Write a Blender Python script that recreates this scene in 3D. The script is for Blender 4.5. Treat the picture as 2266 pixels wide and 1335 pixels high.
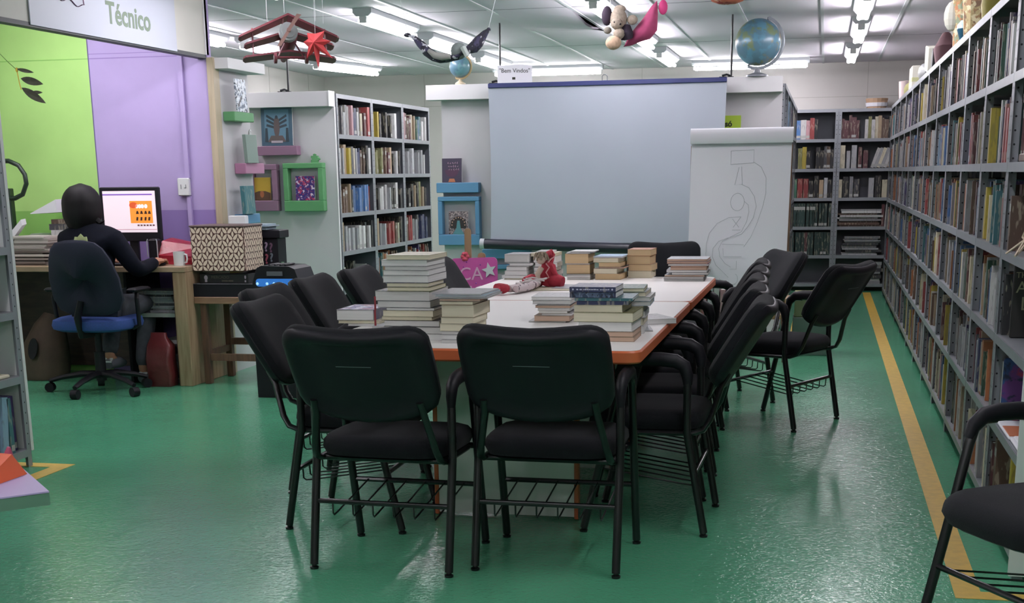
import bpy, bmesh, math, random
from mathutils import Matrix, Vector, Euler
# ------------------------------------------------------------------ scene, camera, world, exposure
for o in list(bpy.data.objects): bpy.data.objects.remove(o)
SC = bpy.context.scene
COL = SC.collection
W, H = 2266, 1335
YAW, PITCH, ROLL, FPX, CY, CAMZ = .2211, .2508, -.0127, 3030.66, 1163.2, 1.3243
cam = bpy.data.objects.new('camera', bpy.data.cameras.new('camera')); COL.objects.link(cam)
f = Vector((-math.sin(YAW)*math.cos(PITCH), math.cos(YAW)*math.cos(PITCH), -math.sin(PITCH)))
r = Vector((math.cos(YAW), math.sin(YAW), 0)); u = r.cross(f)
c, s = math.cos(ROLL), math.sin(ROLL)
R, U = c*r + s*u, -s*r + c*u
cam.matrix_world = Matrix(((R.x, U.x, -f.x, 0), (R.y, U.y, -f.y, 0), (R.z, U.z, -f.z, CAMZ), (0, 0, 0, 1)))
cam.data.sensor_fit = 'HORIZONTAL'; cam.data.sensor_width = 36
cam.data.lens = FPX/W*36
cam.data.shift_x = 0; cam.data.shift_y = (CY - H/2)/W
cam.data.clip_start = .05; cam.data.clip_end = 100
SC.camera = cam
wd = bpy.data.worlds.new('world'); SC.world = wd; wd.use_nodes = True
wd.node_tree.nodes['Background'].inputs[0].default_value = (.75, .82, 1, 1)
wd.node_tree.nodes['Background'].inputs[1].default_value = .05
SC.view_settings.view_transform = 'Standard'; SC.view_settings.look = 'None'
SC.view_settings.gamma = 1; SC.view_settings.use_curve_mapping = False
SC.view_settings.exposure = 0.1
TUBE_POWER = 50.0
SC.cycles.use_denoising = True
SC.cycles.max_bounces = 7; SC.cycles.diffuse_bounces = 4; SC.cycles.glossy_bounces = 3
SC.cycles.sample_clamp_indirect = 4; SC.cycles.caustics_reflective = False; SC.cycles.caustics_refractive = False
rnd = random.Random(7)
PI = math.pi

# ------------------------------------------------------------------ materials
def lin(c):
    if isinstance(c, str):
        c = c.lstrip('#'); c = [int(c[i:i+2], 16)/255 for i in (0, 2, 4)]
    return tuple(((x/12.92) if x <= .04045 else ((x+.055)/1.055)**2.4) for x in c[:3]) + (1,)
MATS = {}
def mat(name, col, rough=.6, metal=0, var=0, vscale=8, bump=0, bscale=80, emit=0, spec=.5, stretch=None, alpha=1, trans=0, sheen=0):
    if name in MATS: return MATS[name]
    m = bpy.data.materials.new(name); MATS[name] = m; m.use_nodes = True
    nt = m.node_tree; b = nt.nodes['Principled BSDF']
    b.inputs['Base Color'].default_value = lin(col); b.inputs['Roughness'].default_value = rough
    b.inputs['Metallic'].default_value = metal; b.inputs['Specular IOR Level'].default_value = spec
    m.diffuse_color = lin(col)
    if sheen: b.inputs['Sheen Weight'].default_value = sheen
    if trans: b.inputs['Transmission Weight'].default_value = trans
    if alpha < 1: b.inputs['Alpha'].default_value = alpha
    if emit:
        b.inputs['Emission Color'].default_value = lin(col); b.inputs['Emission Strength'].default_value = emit
    if var or bump:
        tc = nt.nodes.new('ShaderNodeTexCoord'); mp = nt.nodes.new('ShaderNodeMapping')
        nt.links.new(tc.outputs['Object'], mp.inputs[0])
        if stretch: mp.inputs['Scale'].default_value = stretch
    if var:
        n = nt.nodes.new('ShaderNodeTexNoise'); n.inputs['Scale'].default_value = vscale; n.inputs['Detail'].default_value = 5
        nt.links.new(mp.outputs[0], n.inputs['Vector'])
        mr = nt.nodes.new('ShaderNodeMapRange'); mr.inputs['From Min'].default_value = .3; mr.inputs['From Max'].default_value = .7
        mr.inputs['To Min'].default_value = 1-var; mr.inputs['To Max'].default_value = 1+var
        nt.links.new(n.outputs[0], mr.inputs[0])
        mx = nt.nodes.new('ShaderNodeMix'); mx.data_type = 'RGBA'; mx.blend_type = 'MULTIPLY'; mx.inputs[0].default_value = 1
        mx.inputs[6].default_value = lin(col); nt.links.new(mr.outputs[0], mx.inputs[7])
        nt.links.new(mx.outputs[2], b.inputs['Base Color'])
    if bump:
        n2 = nt.nodes.new('ShaderNodeTexNoise'); n2.inputs['Scale'].default_value = bscale; n2.inputs['Detail'].default_value = 3
        nt.links.new(mp.outputs[0], n2.inputs['Vector'])
        bp = nt.nodes.new('ShaderNodeBump'); bp.inputs['Strength'].default_value = bump; bp.inputs['Distance'].default_value = .01
        nt.links.new(n2.outputs[0], bp.inputs['Height']); nt.links.new(bp.outputs[0], b.inputs['Normal'])
    return m
def mat_pages(name, col, rough=.8, lines=900, dark=.82):
    if name in MATS: return MATS[name]
    m = mat(name, col, rough); nt = m.node_tree; b = nt.nodes['Principled BSDF']
    tc = nt.nodes.new('ShaderNodeTexCoord'); mp = nt.nodes.new('ShaderNodeMapping'); mp.inputs['Scale'].default_value = (3, 3, lines)
    nt.links.new(tc.outputs['Object'], mp.inputs[0])
    n = nt.nodes.new('ShaderNodeTexNoise'); n.inputs['Scale'].default_value = 1; nt.links.new(mp.outputs[0], n.inputs['Vector'])
    mr = nt.nodes.new('ShaderNodeMapRange'); mr.inputs['From Min'].default_value = .3; mr.inputs['From Max'].default_value = .7
    mr.inputs['To Min'].default_value = dark; mr.inputs['To Max'].default_value = 1.05; nt.links.new(n.outputs[0], mr.inputs[0])
    mx = nt.nodes.new('ShaderNodeMix'); mx.data_type = 'RGBA'; mx.blend_type = 'MULTIPLY'; mx.inputs[0].default_value = 1
    mx.inputs[6].default_value = lin(col); nt.links.new(mr.outputs[0], mx.inputs[7]); nt.links.new(mx.outputs[2], b.inputs['Base Color'])
    return m
def mat_wood(name, c1, c2, scale=(1, 12, 12), rough=.5):
    if name in MATS: return MATS[name]
    m = mat(name, c1, rough); nt = m.node_tree; b = nt.nodes['Principled BSDF']
    tc = nt.nodes.new('ShaderNodeTexCoord'); mp = nt.nodes.new('ShaderNodeMapping'); mp.inputs['Scale'].default_value = scale
    nt.links.new(tc.outputs['Object'], mp.inputs[0])
    n = nt.nodes.new('ShaderNodeTexNoise'); n.inputs['Scale'].default_value = 3; n.inputs['Detail'].default_value = 6; n.inputs['Distortion'].default_value = .6
    nt.links.new(mp.outputs[0], n.inputs['Vector'])
    cr = nt.nodes.new('ShaderNodeValToRGB'); cr.color_ramp.elements[0].position = .35; cr.color_ramp.elements[1].position = .65
    cr.color_ramp.elements[0].color = lin(c1); cr.color_ramp.elements[1].color = lin(c2)
    nt.links.new(n.outputs[0], cr.inputs[0]); nt.links.new(cr.outputs[0], b.inputs['Base Color'])
    return m
def mat_cover(name, bg, spots, scale=14, thr=.56, rough=.45):
    """printed cover: noise-edged patches of several inks over a ground colour"""
    if name in MATS: return MATS[name]
    m = mat(name, bg, rough); nt = m.node_tree; b = nt.nodes['Principled BSDF']
    tc = nt.nodes.new('ShaderNodeTexCoord'); last = None
    for k, cc in enumerate(spots):
        mp = nt.nodes.new('ShaderNodeMapping'); mp.inputs['Location'].default_value = (k*3.1, k*1.7, k*5.3)
        nt.links.new(tc.outputs['Object'], mp.inputs[0])
        n = nt.nodes.new('ShaderNodeTexNoise'); n.inputs['Scale'].default_value = scale*(1+.4*k); n.inputs['Detail'].default_value = 4
        nt.links.new(mp.outputs[0], n.inputs['Vector'])
        mr = nt.nodes.new('ShaderNodeMapRange'); mr.inputs['From Min'].default_value = thr-.02; mr.inputs['From Max'].default_value = thr+.02
        nt.links.new(n.outputs[0], mr.inputs[0])
        mx = nt.nodes.new('ShaderNodeMix'); mx.data_type = 'RGBA'; nt.links.new(mr.outputs[0], mx.inputs[0])
        if last is None: mx.inputs[6].default_value = lin(bg)
        else: nt.links.new(last, mx.inputs[6])
        mx.inputs[7].default_value = lin(cc); last = mx.outputs[2]
    nt.links.new(last, b.inputs['Base Color'])
    return m

# ------------------------------------------------------------------ mesh builder
def frame(o, ex, ey, ez=None):
    ex = Vector(ex); ey = Vector(ey); ez = Vector(ez) if ez else ex.cross(ey); o = Vector(o)
    return Matrix(((ex.x, ey.x, ez.x, o.x), (ex.y, ey.y, ez.y, o.y), (ex.z, ey.z, ez.z, o.z), (0, 0, 0, 1)))
def TR(x, y, z, rz=0): return Matrix.Translation((x, y, z)) @ Matrix.Rotation(rz, 4, 'Z')
I4 = Matrix.Identity(4)
class MB:
    def __init__(s, M=None): s.v = []; s.f = []; s.m = []; s.M = M or I4
    def add(s, vs, fs, m=0, M=None):
        T = s.M @ M if M is not None else s.M; k = len(s.v)
        s.v += [tuple(T @ Vector(p)) for p in vs]; s.f += [tuple(i+k for i in q) for q in fs]; s.m += [m]*len(fs); return s
    def box(s, x0, x1, y0, y1, z0, z1, m=0, M=None):
        return s.add([(x0,y0,z0),(x1,y0,z0),(x1,y1,z0),(x0,y1,z0),(x0,y0,z1),(x1,y0,z1),(x1,y1,z1),(x0,y1,z1)],
                     [(3,2,1,0),(4,5,6,7),(0,1,5,4),(1,2,6,5),(2,3,7,6),(3,0,4,7)], m, M)
    def bbox(s, x0, x1, y0, y1, z0, z1, b=.004, m=0, M=None):
        """box with chamfered vertical and horizontal edges"""
        b = min(b, (x1-x0)*.45, (y1-y0)*.45, (z1-z0)*.45)
        def ring(i, z): return [(x0+i+b,y0+i,z),(x1-i-b,y0+i,z),(x1-i,y0+i+b,z),(x1-i,y1-i-b,z),(x1-i-b,y1-i,z),(x0+i+b,y1-i,z),(x0+i,y1-i-b,z),(x0+i,y0+i+b,z)]
        return s.loft([ring(b, z0), ring(0, z0+b), ring(0, z1-b), ring(b, z1)], m, M)
    def loft(s, rings, m=0, M=None, cap=True, closed=True):
        n = len(rings[0]); vs = [p for r_ in rings for p in r_]; fs = []
        for i in range(len(rings)-1):
            for j in range(n if closed else n-1):
                a = i*n+j; b = i*n+(j+1) % n; fs.append((a, b, b+n, a+n))
        if cap: fs += [tuple(range(n))[::-1], tuple(range((len(rings)-1)*n, len(rings)*n))]
        return s.add(vs, fs, m, M)
    def tube(s, pts, rad=.01, n=8, m=0, M=None, cap=True, flat=1.0):
        pts = [Vector(p) for p in pts]; rings = []; N = len(pts)
        rad = rad if isinstance(rad, (list, tuple)) else [rad]*N
        t0 = (pts[1]-pts[0]).normalized(); a = Vector((0,0,1)) if abs(t0.z) < .9 else Vector((1,0,0))
        nx = t0.cross(a).normalized()
        for i in range(N):
            t = (pts[min(i+1,N-1)]-pts[max(i-1,0)]).normalized()
            nx = (nx - t*nx.dot(t)).normalized(); ny = t.cross(nx)
            rings.append([tuple(pts[i]+(nx*math.cos(2*PI*k/n)*rad[i]+ny*math.sin(2*PI*k/n)*rad[i]*flat)) for k in range(n)])
        return s.loft(rings, m, M, cap)
    def lathe(s, prof, n=16, m=0, M=None):
        return s.loft([[(r_*math.cos(2*PI*k/n), r_*math.sin(2*PI*k/n), z) for k in range(n)] for r_, z in prof], m, M)
    def ell(s, c, rx, ry, rz, n=14, k=9, m=0, M=None):
        rings = []
        for i in range(k):
            t = -PI/2 + PI*(i+.15)/(k-.7); rings.append([(c[0]+rx*math.cos(t)*math.cos(2*PI*j/n), c[1]+ry*math.cos(t)*math.sin(2*PI*j/n), c[2]+rz*math.sin(t)) for j in range(n)])
        return s.loft(rings, m, M)
    def prism(s, poly, z0, z1, m=0, M=None):
        a = sum(poly[i][0]*poly[(i+1)%len(poly)][1]-poly[(i+1)%len(poly)][0]*poly[i][1] for i in range(len(poly)))
        if a < 0: poly = poly[::-1]
        return s.loft([[(x,y,z0) for x,y in poly], [(x,y,z1) for x,y in poly]], m, M)
    def text(s, string, size, M, m=0, depth=.001, align='CENTER', bold=0):
        cu = bpy.data.curves.new('t', 'FONT'); cu.body = string; cu.size = size; cu.extrude = depth; cu.align_x = align; cu.align_y = 'CENTER'
        cu.offset = bold; cu.resolution_u = 3
        ob = bpy.data.objects.new('t', cu); me = ob.to_mesh()
        s.add([tuple(v.co) for v in me.vertices], [tuple(p.vertices) for p in me.polygons], m, M)
        ob.to_mesh_clear(); bpy.data.objects.remove(ob); bpy.data.curves.remove(cu); return s
    def mesh(s, name, mats, smooth=False):
        me = bpy.data.meshes.new(name); me.from_pydata(s.v, [], s.f)
        for m_ in (mats if isinstance(mats, (list, tuple)) else [mats]): me.materials.append(m_)
        me.polygons.foreach_set('material_index', s.m)
        if smooth:
            me.polygons.foreach_set('use_smooth', [True]*len(s.f))
            try: me.set_sharp_from_angle(angle=math.radians(smooth if smooth is not True else 45))
            except Exception: pass
        me.update(); return me
    def build(s, name, mats, parent=None, smooth=False):
        """link as one object; geometry given in the parent's space (or world)"""
        return link(name, s.mesh(name, mats, smooth), parent)
def link(name, data, parent=None):
    o = bpy.data.objects.new(name, data); COL.objects.link(o)
    if parent is not None: o.parent = parent
    return o
def tag(o, label, cat, group=None, kind=None):
    if label: o['label'] = label
    if cat: o['category'] = cat
    if group: o['group'] = group
    if kind: o['kind'] = kind
    return o
def thing(name, label, cat, loc=(0,0,0), rz=0, group=None):
    o = bpy.data.objects.new(name, None); COL.objects.link(o); o.empty_display_size = .1
    o.location = loc; o.rotation_euler = (0, 0, rz); return tag(o, label, cat, group)
KIDS = {}
def copy_tree(o, loc, rz, label=None, group=None):
    r_ = o.copy(); COL.objects.link(r_); r_.location = loc; r_.rotation_euler = (0, 0, rz)
    if label: r_['label'] = label
    if group: r_['group'] = group
    for ch in o.children:
        d = ch.copy(); COL.objects.link(d); d.parent = r_
        for g in ch.children:
            e = g.copy(); COL.objects.link(e); e.parent = d
    return r_
def struct(name, mb, m, parent=None, smooth=False):
    o = mb.build(name, m, parent, smooth); o['kind'] = 'structure'; return o
def origin(o, loc):
    """move a single mesh's origin to loc without moving the mesh"""
    o.data.transform(Matrix.Translation(-Vector(loc))); o.location = loc; return o
def rrect(x0, x1, y0, y1, r_, n=5):
    out = []
    for cx, cy, a0 in ((x1-r_, y1-r_, 0), (x0+r_, y1-r_, 90), (x0+r_, y0+r_, 180), (x1-r_, y0+r_, 270)):
        for k in range(n+1):
            a = math.radians(a0+90*k/n); out.append((cx+r_*math.cos(a), cy+r_*math.sin(a)))
    return out
ORD = ['first','second','third','fourth','fifth','sixth','seventh','eighth','ninth','tenth','eleventh','twelfth','thirteenth','fourteenth','fifteenth','sixteenth','seventeenth','eighteenth','nineteenth','twentieth']
def nth(i): return ORD[i] if i < len(ORD) else '%dth' % (i+1)

# ------------------------------------------------------------------ common materials
M_wall = mat('wall_paint', '#c0bdb9', .75, var=.04, vscale=2)
M_ceil = mat('ceiling_tile', '#d0cad3', .7, var=.03, vscale=1.5)
M_bar = mat('ceiling_metal', '#c3c6ca', .4)
M_dark = mat('dark_gap', '#15161a', .9)
M_green = mat('wall_green', '#a9d47c', .7, var=.05, vscale=3)
M_green2 = mat('wall_green_band', '#86bd5f', .6)
M_purple = mat('wall_purple', '#ab9ac8', .7, var=.05, vscale=3)
M_purple2 = mat('wall_purple_band', '#8b76b0', .6)
M_white = mat('white_paint', '#d9dbdb', .5)
M_panel = mat('panel_grey', '#c6c3c7', .55, var=.03, vscale=4)
M_hdr = mat('header_white', '#d4d2d5', .5)
M_steel = mat('shelf_steel', '#8d9197', .38, metal=.25, var=.05, vscale=10)
M_hole = mat('bolt_hole', '#202226', .8)
M_black = mat('black_plastic', '#15141a', .5, spec=.25)
M_fabric = mat('black_fabric', '#131418', .95, var=.18, vscale=300, bump=.25, bscale=500, sheen=.05, spec=.2)
M_tube = mat('black_tube', '#0e0f11', .28)
M_yellow = mat('floor_yellow', '#c9a53e', .45, var=.12, vscale=25)
M_tabletop = mat('table_white', '#efebe8', .42, var=.015, vscale=3)
M_edge = mat('table_edge_orange', '#c4633a', .4)
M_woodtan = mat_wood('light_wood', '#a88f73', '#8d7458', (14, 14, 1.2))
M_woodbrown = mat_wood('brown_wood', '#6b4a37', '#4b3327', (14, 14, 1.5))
M_pw = mat_pages('paper_white', '#e6e5e3'); M_pc = mat_pages('paper_cream', '#ddd6bd'); M_pt = mat_pages('paper_tan', '#cdb28a'); M_pg = mat_pages('paper_grey', '#cfcecb')
M_pp = mat_pages('paper_pinkish', '#c9ab96')
M_paper = mat('white_sheet', '#e8e7ee', .7)
M_cord = mat('white_string', '#d8dade', .8)
# ------------------------------------------------------------------ floor, walls, ceiling
XL, XR, XW, Y0, Y1, ZC = -5.95, 1.02, 2.7, -5.5, 16.45, 2.49
M_floor = mat('floor_green', '#58a680', .13, var=.1, vscale=1.3, spec=.5)
def floor_nodes():
    nt = M_floor.node_tree; b = nt.nodes['Principled BSDF']
    tc = nt.nodes.new('ShaderNodeTexCoord')
    a = nt.nodes.new('ShaderNodeTexNoise'); a.inputs['Scale'].default_value = 58; a.inputs['Detail'].default_value = 4; a.inputs['Distortion'].default_value = 1.2
    l = nt.nodes.new('ShaderNodeTexNoise'); l.inputs['Scale'].default_value = 4; l.inputs['Detail'].default_value = 2
    for n in (a, l): nt.links.new(tc.outputs['Object'], n.inputs['Vector'])
    ad = nt.nodes.new('ShaderNodeMath'); ad.operation = 'MULTIPLY_ADD'; ad.inputs[1].default_value = .6
    nt.links.new(l.outputs[0], ad.inputs[0]); nt.links.new(a.outputs[0], ad.inputs[2])
    bp = nt.nodes.new('ShaderNodeBump'); bp.inputs['Strength'].default_value = .42; bp.inputs['Distance'].default_value = .005
    nt.links.new(ad.outputs[0], bp.inputs['Height']); nt.links.new(bp.outputs[0], b.inputs['Normal'])
    r2 = nt.nodes.new('ShaderNodeMapRange'); r2.inputs['To Min'].default_value = .07; r2.inputs['To Max'].default_value = .15
    nt.links.new(l.outputs[0], r2.inputs[0]); nt.links.new(r2.outputs[0], b.inputs['Roughness'])
floor_nodes()
FL = struct('floor', MB().box(XL-.1, XW+.1, Y0-.1, Y1+.1, -.1, 0), M_floor)
st = MB()
def strip(x0, x1, y0, y1, name='floor_marking'): struct('trim_floor_line', MB().box(x0, x1, y0, y1, 0.0002, .0016), M_yellow, FL)
strip(.462, .546, 4.37, 15.95); strip(.546, 2.6, 4.37, 4.452)
strip(-.235, -.155, 10.75, 15.95); strip(-3.05, -.235, 10.75, 10.83)
strip(-3.545, -3.46, Y0, 5.84); strip(-5.9, -3.545, 5.76, 5.84)
struct('wall_back', MB().box(XL-.1, XR+.1, Y1, Y1+.1, 0, ZC+.3), M_wall)
struct('wall_left', MB().box(XL-.1, XL, Y0, Y1, 0, ZC+.3), M_wall)
struct('wall_right', MB().box(XR, XR+.1, 4.55, Y1, 0, ZC+.3).box(XR+.1, XW, 4.55, 4.65, 0, ZC+.3).box(XW, XW+.1, Y0, 4.65, 0, ZC+.3), M_wall)
struct('wall_front', MB().box(XL-.1, XW+.1, Y0-.1, Y0, 0, ZC+.3), M_wall)
for x in (-4.7, -3.4, -2.1, -.8, .42): struct('trim_wall_joint', MB().box(x-.003, x+.003, Y1-.002, Y1, 0, ZC), mat('joint_grey', '#a5a39c', .8))
for y in (9.9, 11.1, 12.3, 13.5, 14.7, 15.9): struct('trim_wall_joint', MB().box(XL, XL+.002, y-.003, y+.003, 0, ZC), mat('joint_grey', '#a5a39c', .8))
struct('trim_wall_joint', MB().box(XL, XR, Y1-.002, Y1, 2.12, 2.126), mat('joint_grey', '#a5a39c', .8))
CE = struct('ceiling', MB().box(XL-.1, XW+.1, Y0-.1, Y1+.1, ZC+.14, ZC+.24), M_dark)
xs = [XL] + [.52-.592*k for k in range(10, -1, -1)] + [1.112, 1.704, 2.296, XW]
ys = [Y0, -1.81, 1.23, 4.27, 7.3, 10.33, 13.37, 16.45]
for i in range(len(xs)-1):
    for j in range(len(ys)-1):
        x0, x1, y0, y1 = xs[i]+.006, xs[i+1]-.006, ys[j]+.006, ys[j+1]-.006
        mb = MB(); sag = 0
        if i == 6 and j == 5: sag = .055      # the tile whose edge hangs below its bar
        if i == 11 and j == 6: sag = .03
        n = 8; top = []; bot = []
        for k in range(n+1):
            t = k/n; y = y0+(y1-y0)*t; d = sag*max(0, math.sin(PI*min(1, max(0, (t-.02)/.55)))) if i == 6 else sag*math.sin(PI*t)
            bot += [(x0, y, ZC-.0-d*(.3 if i==6 else 1)), (x1, y, ZC-d)]; top += [(x0, y, ZC+.02-d*.3), (x1, y, ZC+.02-d)]
        fs = [(2*k, 2*k+2, 2*k+3, 2*k+1) for k in range(n)]
        mb.add(bot, fs); mb.add(top, [q[::-1] for q in fs])
        mb.add([bot[0], bot[1], top[1], top[0]], [(0,1,2,3)]); mb.add([bot[-2], bot[-1], top[-1], top[-2]], [(3,2,1,0)])
        mb.build('ceiling_tile', M_ceil, CE)
for x in xs[1:-1]:
    MB().box(x-.012, x+.012, Y0, Y1, ZC-.006, ZC+.004).box(x-.001, x+.001, Y0, Y1, ZC+.004, ZC+.03).build('ceiling_bar', M_bar, CE)
for y in ys[1:-1]:
    MB().box(XL, XW, y-.005, y+.005, ZC-.001, ZC+.004).build('ceiling_joint', mat('joint_dark', '#5b6068', .7), CE)
# ------------------------------------------------------------------ fluorescent fixtures
M_fix = mat('fixture_white', '#c4c8cc', .45)
M_lamp = mat('tube_glow', '#faf4fb', .5, emit=TUBE_POWER)
M_sock = mat('socket_white', '#dcdcde', .5)
def fixture(x, y, rz, label):
    t = thing('ceiling_light', label, 'lamp', (x, y, ZC), rz, 'fluorescent ceiling lights')
    L = .62
    MB().loft([[(-.07,-L,-.0),(.07,-L,0),(.07,L,0),(-.07,L,0)],[(-.07,-L,-.03),(.07,-L,-.03),(.07,L,-.03),(-.07,L,-.03)],[(-.045,-L,-.055),(.045,-L,-.055),(.045,L,-.055),(-.045,L,-.055)]]).build('housing', M_fix, t)
    for sx in (-.026, .026):
        MB().tube([(sx,-.585,-.085),(sx,.585,-.085)], .0165, 10).build('tube', M_lamp, t, True)
    for sy in (-1, 1): MB().box(-.028, .028, min(sy*.586, sy*.602), max(sy*.586, sy*.602), -.098, -.048).build('socket', M_sock, t)
    return t
LIGHTS = [(.22,10.35,0,'fluorescent light over the aisle, first of the aisle row in view'),(.23,12.3,0,'fluorescent light over the aisle, second of the aisle row in view'),(.21,14.6,0,'fluorescent light over the aisle, last of the aisle row before the wall'),
 (-1.57,12.25,0,'fluorescent light just beyond the pink toy hammock'),(-1.6,14.4,0,'fluorescent light running towards the back wall past the pink hammock'),(-1.56,10.2,0,'fluorescent light above the pink toy hammock'),
 (-3.28,10.53,0,'twin tube light between the toy plane and the bat hammock'),(-3.33,12.35,0,'twin tube light showing behind the bat hammock'),(-3.36,14.3,0,'twin tube light half hidden by the welcome card'),
 (-4.98,10.7,0,'twin tube light cut off by the office sign beam'),(-4.88,12.12,0,'twin tube light showing behind the toy plane'),(-4.97,14.45,-.22,'twin tube light near the wall corner over the wall bookcase'),
 (-3.05,15.68,PI/2,'twin tube light along the back wall beside the welcome card'),(-.83,15.6,PI/2,'twin tube light along the back wall behind the big globe'),
 (.22,7.9,0,''),(-1.57,7.9,0,''),(-3.33,7.9,0,''),(-4.75,8.1,PI/2,''),(-5.0,6.3,0,''),(.22,4.2,0,''),(-3.33,4.4,0,''),(-1.57,1.6,0,''),(.22,1.4,0,''),(-3.33,1.4,0,''),(.3,-1.6,0,''),(-1.57,-1.6,0,''),(-3.33,-1.6,0,''),(-.6,-4,0,''),(-2.6,-4,0,'')]  # blank labels: unseen fixtures added to light the near room and desk alcove
for x, y, rz, lb in LIGHTS: fixture(x, y, rz, lb or 'fluorescent ceiling light over the near half of the room, outside the picture')
# ------------------------------------------------------------------ steel bookcases
BW = .92; LV = [1.98, 1.663, 1.346, 1.03, .715, .40, .085]
def bay_meshes(depth):
    hole = [(math.cos(a)*.0042, math.sin(a)*.0042) for a in [k*PI/3 for k in range(6)]]
    def post(sx, sy):
        mb = MB(); w = .034; t = .002
        x0 = 0 if sx == 0 else BW-w; y0 = 0 if sy == 0 else depth-t
        mb.box(x0, x0+w, y0, y0+t, 0, 1.98)
        xx = 0 if sx == 0 else BW-t; yy = 0 if sy == 0 else depth-w
        mb.box(xx, xx+t, yy, yy+w, 0, 1.98)
        z = .06
        while z < 1.97:
            if sy == 0: mb.add([(x0+w/2+a, -.0006, z+b) for a, b in hole], [(0,1,2,3,4,5)], 1)
            xo = -.0006 if sx == 0 else BW+.0006; xi = t+.0006 if sx == 0 else BW-t-.0006
            q = [(xo, yy+w/2+a, z+b) for a, b in hole]; mb.add(q, [(5,4,3,2,1,0)], 1)
            q = [(xi, yy+w/2+a, z+b) for a, b in hole]; mb.add(q, [(0,1,2,3,4,5)], 1)
            z += .05
        return mb.mesh('post', [M_steel, M_hole])
    posts = [post(a, b) for a in (0, 1) for b in (0, 1)]
    sh = MB().box(.003, BW-.003, .003, depth-.003, -.003, 0).box(.003, BW-.003, -.0012, .002, -.034, 0).box(.003, BW-.003, depth-.002, depth, -.034, 0)
    sh.box(.003, .005, 0, depth, -.034, 0).box(BW-.005, BW-.003, 0, depth, -.034, 0)
    shelf = sh.mesh('shelf_board', M_steel)
    br = MB()
    for a, b in (((.0,.0),(1.,1.)), ((1.,.0),(.0,1.))):
        br.tube([(BW*a[0], depth+.002, .1+1.8*a[1]), (BW*b[0], depth+.002, .1+1.8*b[1])], .012, 4, flat=.2)
    brace = br.mesh('back_brace', M_steel)
    back = MB().box(.004, BW-.004, depth-.006, depth-.003, .05, 1.97).mesh('back_sheet', mat('back_steel', '#585b63', .5))
    side = MB().box(.0022, .0035, .003, depth-.003, .05, 1.97).mesh('side_sheet', mat('back_steel', '#585b63', .5))
    return posts, shelf, brace, back, side
BAYM = {}
def bookcase(origin_, ex, ey, label, group, depth=.30, back=False, levels=LV):
    """ex along the run, ey into the shelf (unit world vectors)"""
    if depth not in BAYM: BAYM[depth] = bay_meshes(depth)
    posts, shelf, brace, bk, sd = BAYM[depth]
    t = thing('steel_bookcase', label, 'bookcase', origin_, math.atan2(ex[1], ex[0]), group)
    for p in posts: link('post', p, t)
    for z in levels: o = link('shelf_board', shelf, t); o.location.z = z
    if back:
        link('back_sheet', bk, t); link('side_sheet', sd, t); link('side_sheet', sd, t).location.x = BW-.0057
    else: link('back_brace', brace, t)
    return t
PAL = dict(k=('black','#1c1c20'), c=('charcoal','#3a3b42'), g=('grey','#7e8086'), w=('white','#c9c8c8'), e=('cream','#cfc6a8'), t=('tan','#a98f6e'), n=('brown','#5d4334'), m=('maroon','#5a2a30'),
 r=('red','#9c3434'), o=('orange','#b86a3a'), y=('yellow','#c2a92e'), l=('olive','#7a7a42'), v=('green','#2f5d48'), d=('teal','#2f6f78'), b=('blue','#3b6aa8'), a=('navy','#262f58'),
 s=('sky blue','#7fa6c4'), p=('purple','#4b3a78'), i=('pink','#c08a92'), f=('dark green','#1d3a36'), h=('pale grey','#a9abb0'))
def soften(hexcol, sat=.78, val=.94):
    q_ = [int(hexcol[k:k+2], 16)/255 for k in (1, 3, 5)]; g_ = sum(q_)/3
    return tuple(max(0, (g_+(v_-g_)*sat)*val) for v_ in q_)
PAL = {k_: (n_, soften(h_)) for k_, (n_, h_) in PAL.items()}
def mat_book(key):
    nm = 'cover_'+PAL[key][0].replace(' ', '_')
    if nm in MATS: return MATS[nm]
    m = mat(nm, PAL[key][1], .45); nt = m.node_tree; b = nt.nodes['Principled BSDF']
    tc = nt.nodes.new('ShaderNodeTexCoord'); mp = nt.nodes.new('ShaderNodeMapping'); mp.inputs['Scale'].default_value = (60, 60, 14)
    oi = nt.nodes.new('ShaderNodeObjectInfo'); av = nt.nodes.new('ShaderNodeVectorMath'); av.operation = 'ADD'
    nt.links.new(tc.outputs['Object'], mp.inputs[0]); nt.links.new(mp.outputs[0], av.inputs[0]); nt.links.new(oi.outputs['Location'], av.inputs[1])
    n = nt.nodes.new('ShaderNodeTexNoise'); n.inputs['Scale'].default_value = 1; n.inputs['Detail'].default_value = 2; nt.links.new(av.outputs[0], n.inputs['Vector'])
    mr = nt.nodes.new('ShaderNodeMapRange'); mr.inputs['From Min'].default_value = .56; mr.inputs['From Max'].default_value = .6; mr.inputs['To Max'].default_value = .3
    nt.links.new(n.outputs[0], mr.inputs[0])
    hs = nt.nodes.new('ShaderNodeHueSaturation'); hs.inputs['Color'].default_value = lin(PAL[key][1])
    vr = nt.nodes.new('ShaderNodeMapRange'); vr.inputs['To Min'].default_value = .7; vr.inputs['To Max'].default_value = 1.3; nt.links.new(oi.outputs['Random'], vr.inputs[0]); nt.links.new(vr.outputs[0], hs.inputs['Value'])
    mx = nt.nodes.new('ShaderNodeMix'); mx.data_type = 'RGBA'; nt.links.new(mr.outputs[0], mx.inputs[0]); nt.links.new(hs.outputs[0], mx.inputs[6])
    light = key in 'wetsihyo'; mx.inputs[7].default_value = lin('#55504a' if light else '#b9b29c'); nt.links.new(mx.outputs[2], b.inputs['Base Color'])
    return m
M_label = mat('call_label', '#a5a5a2', .7)
BOOKKEYS = 'kcgghhwwweeettnnmmrrooylvdbbasipcw'
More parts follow.
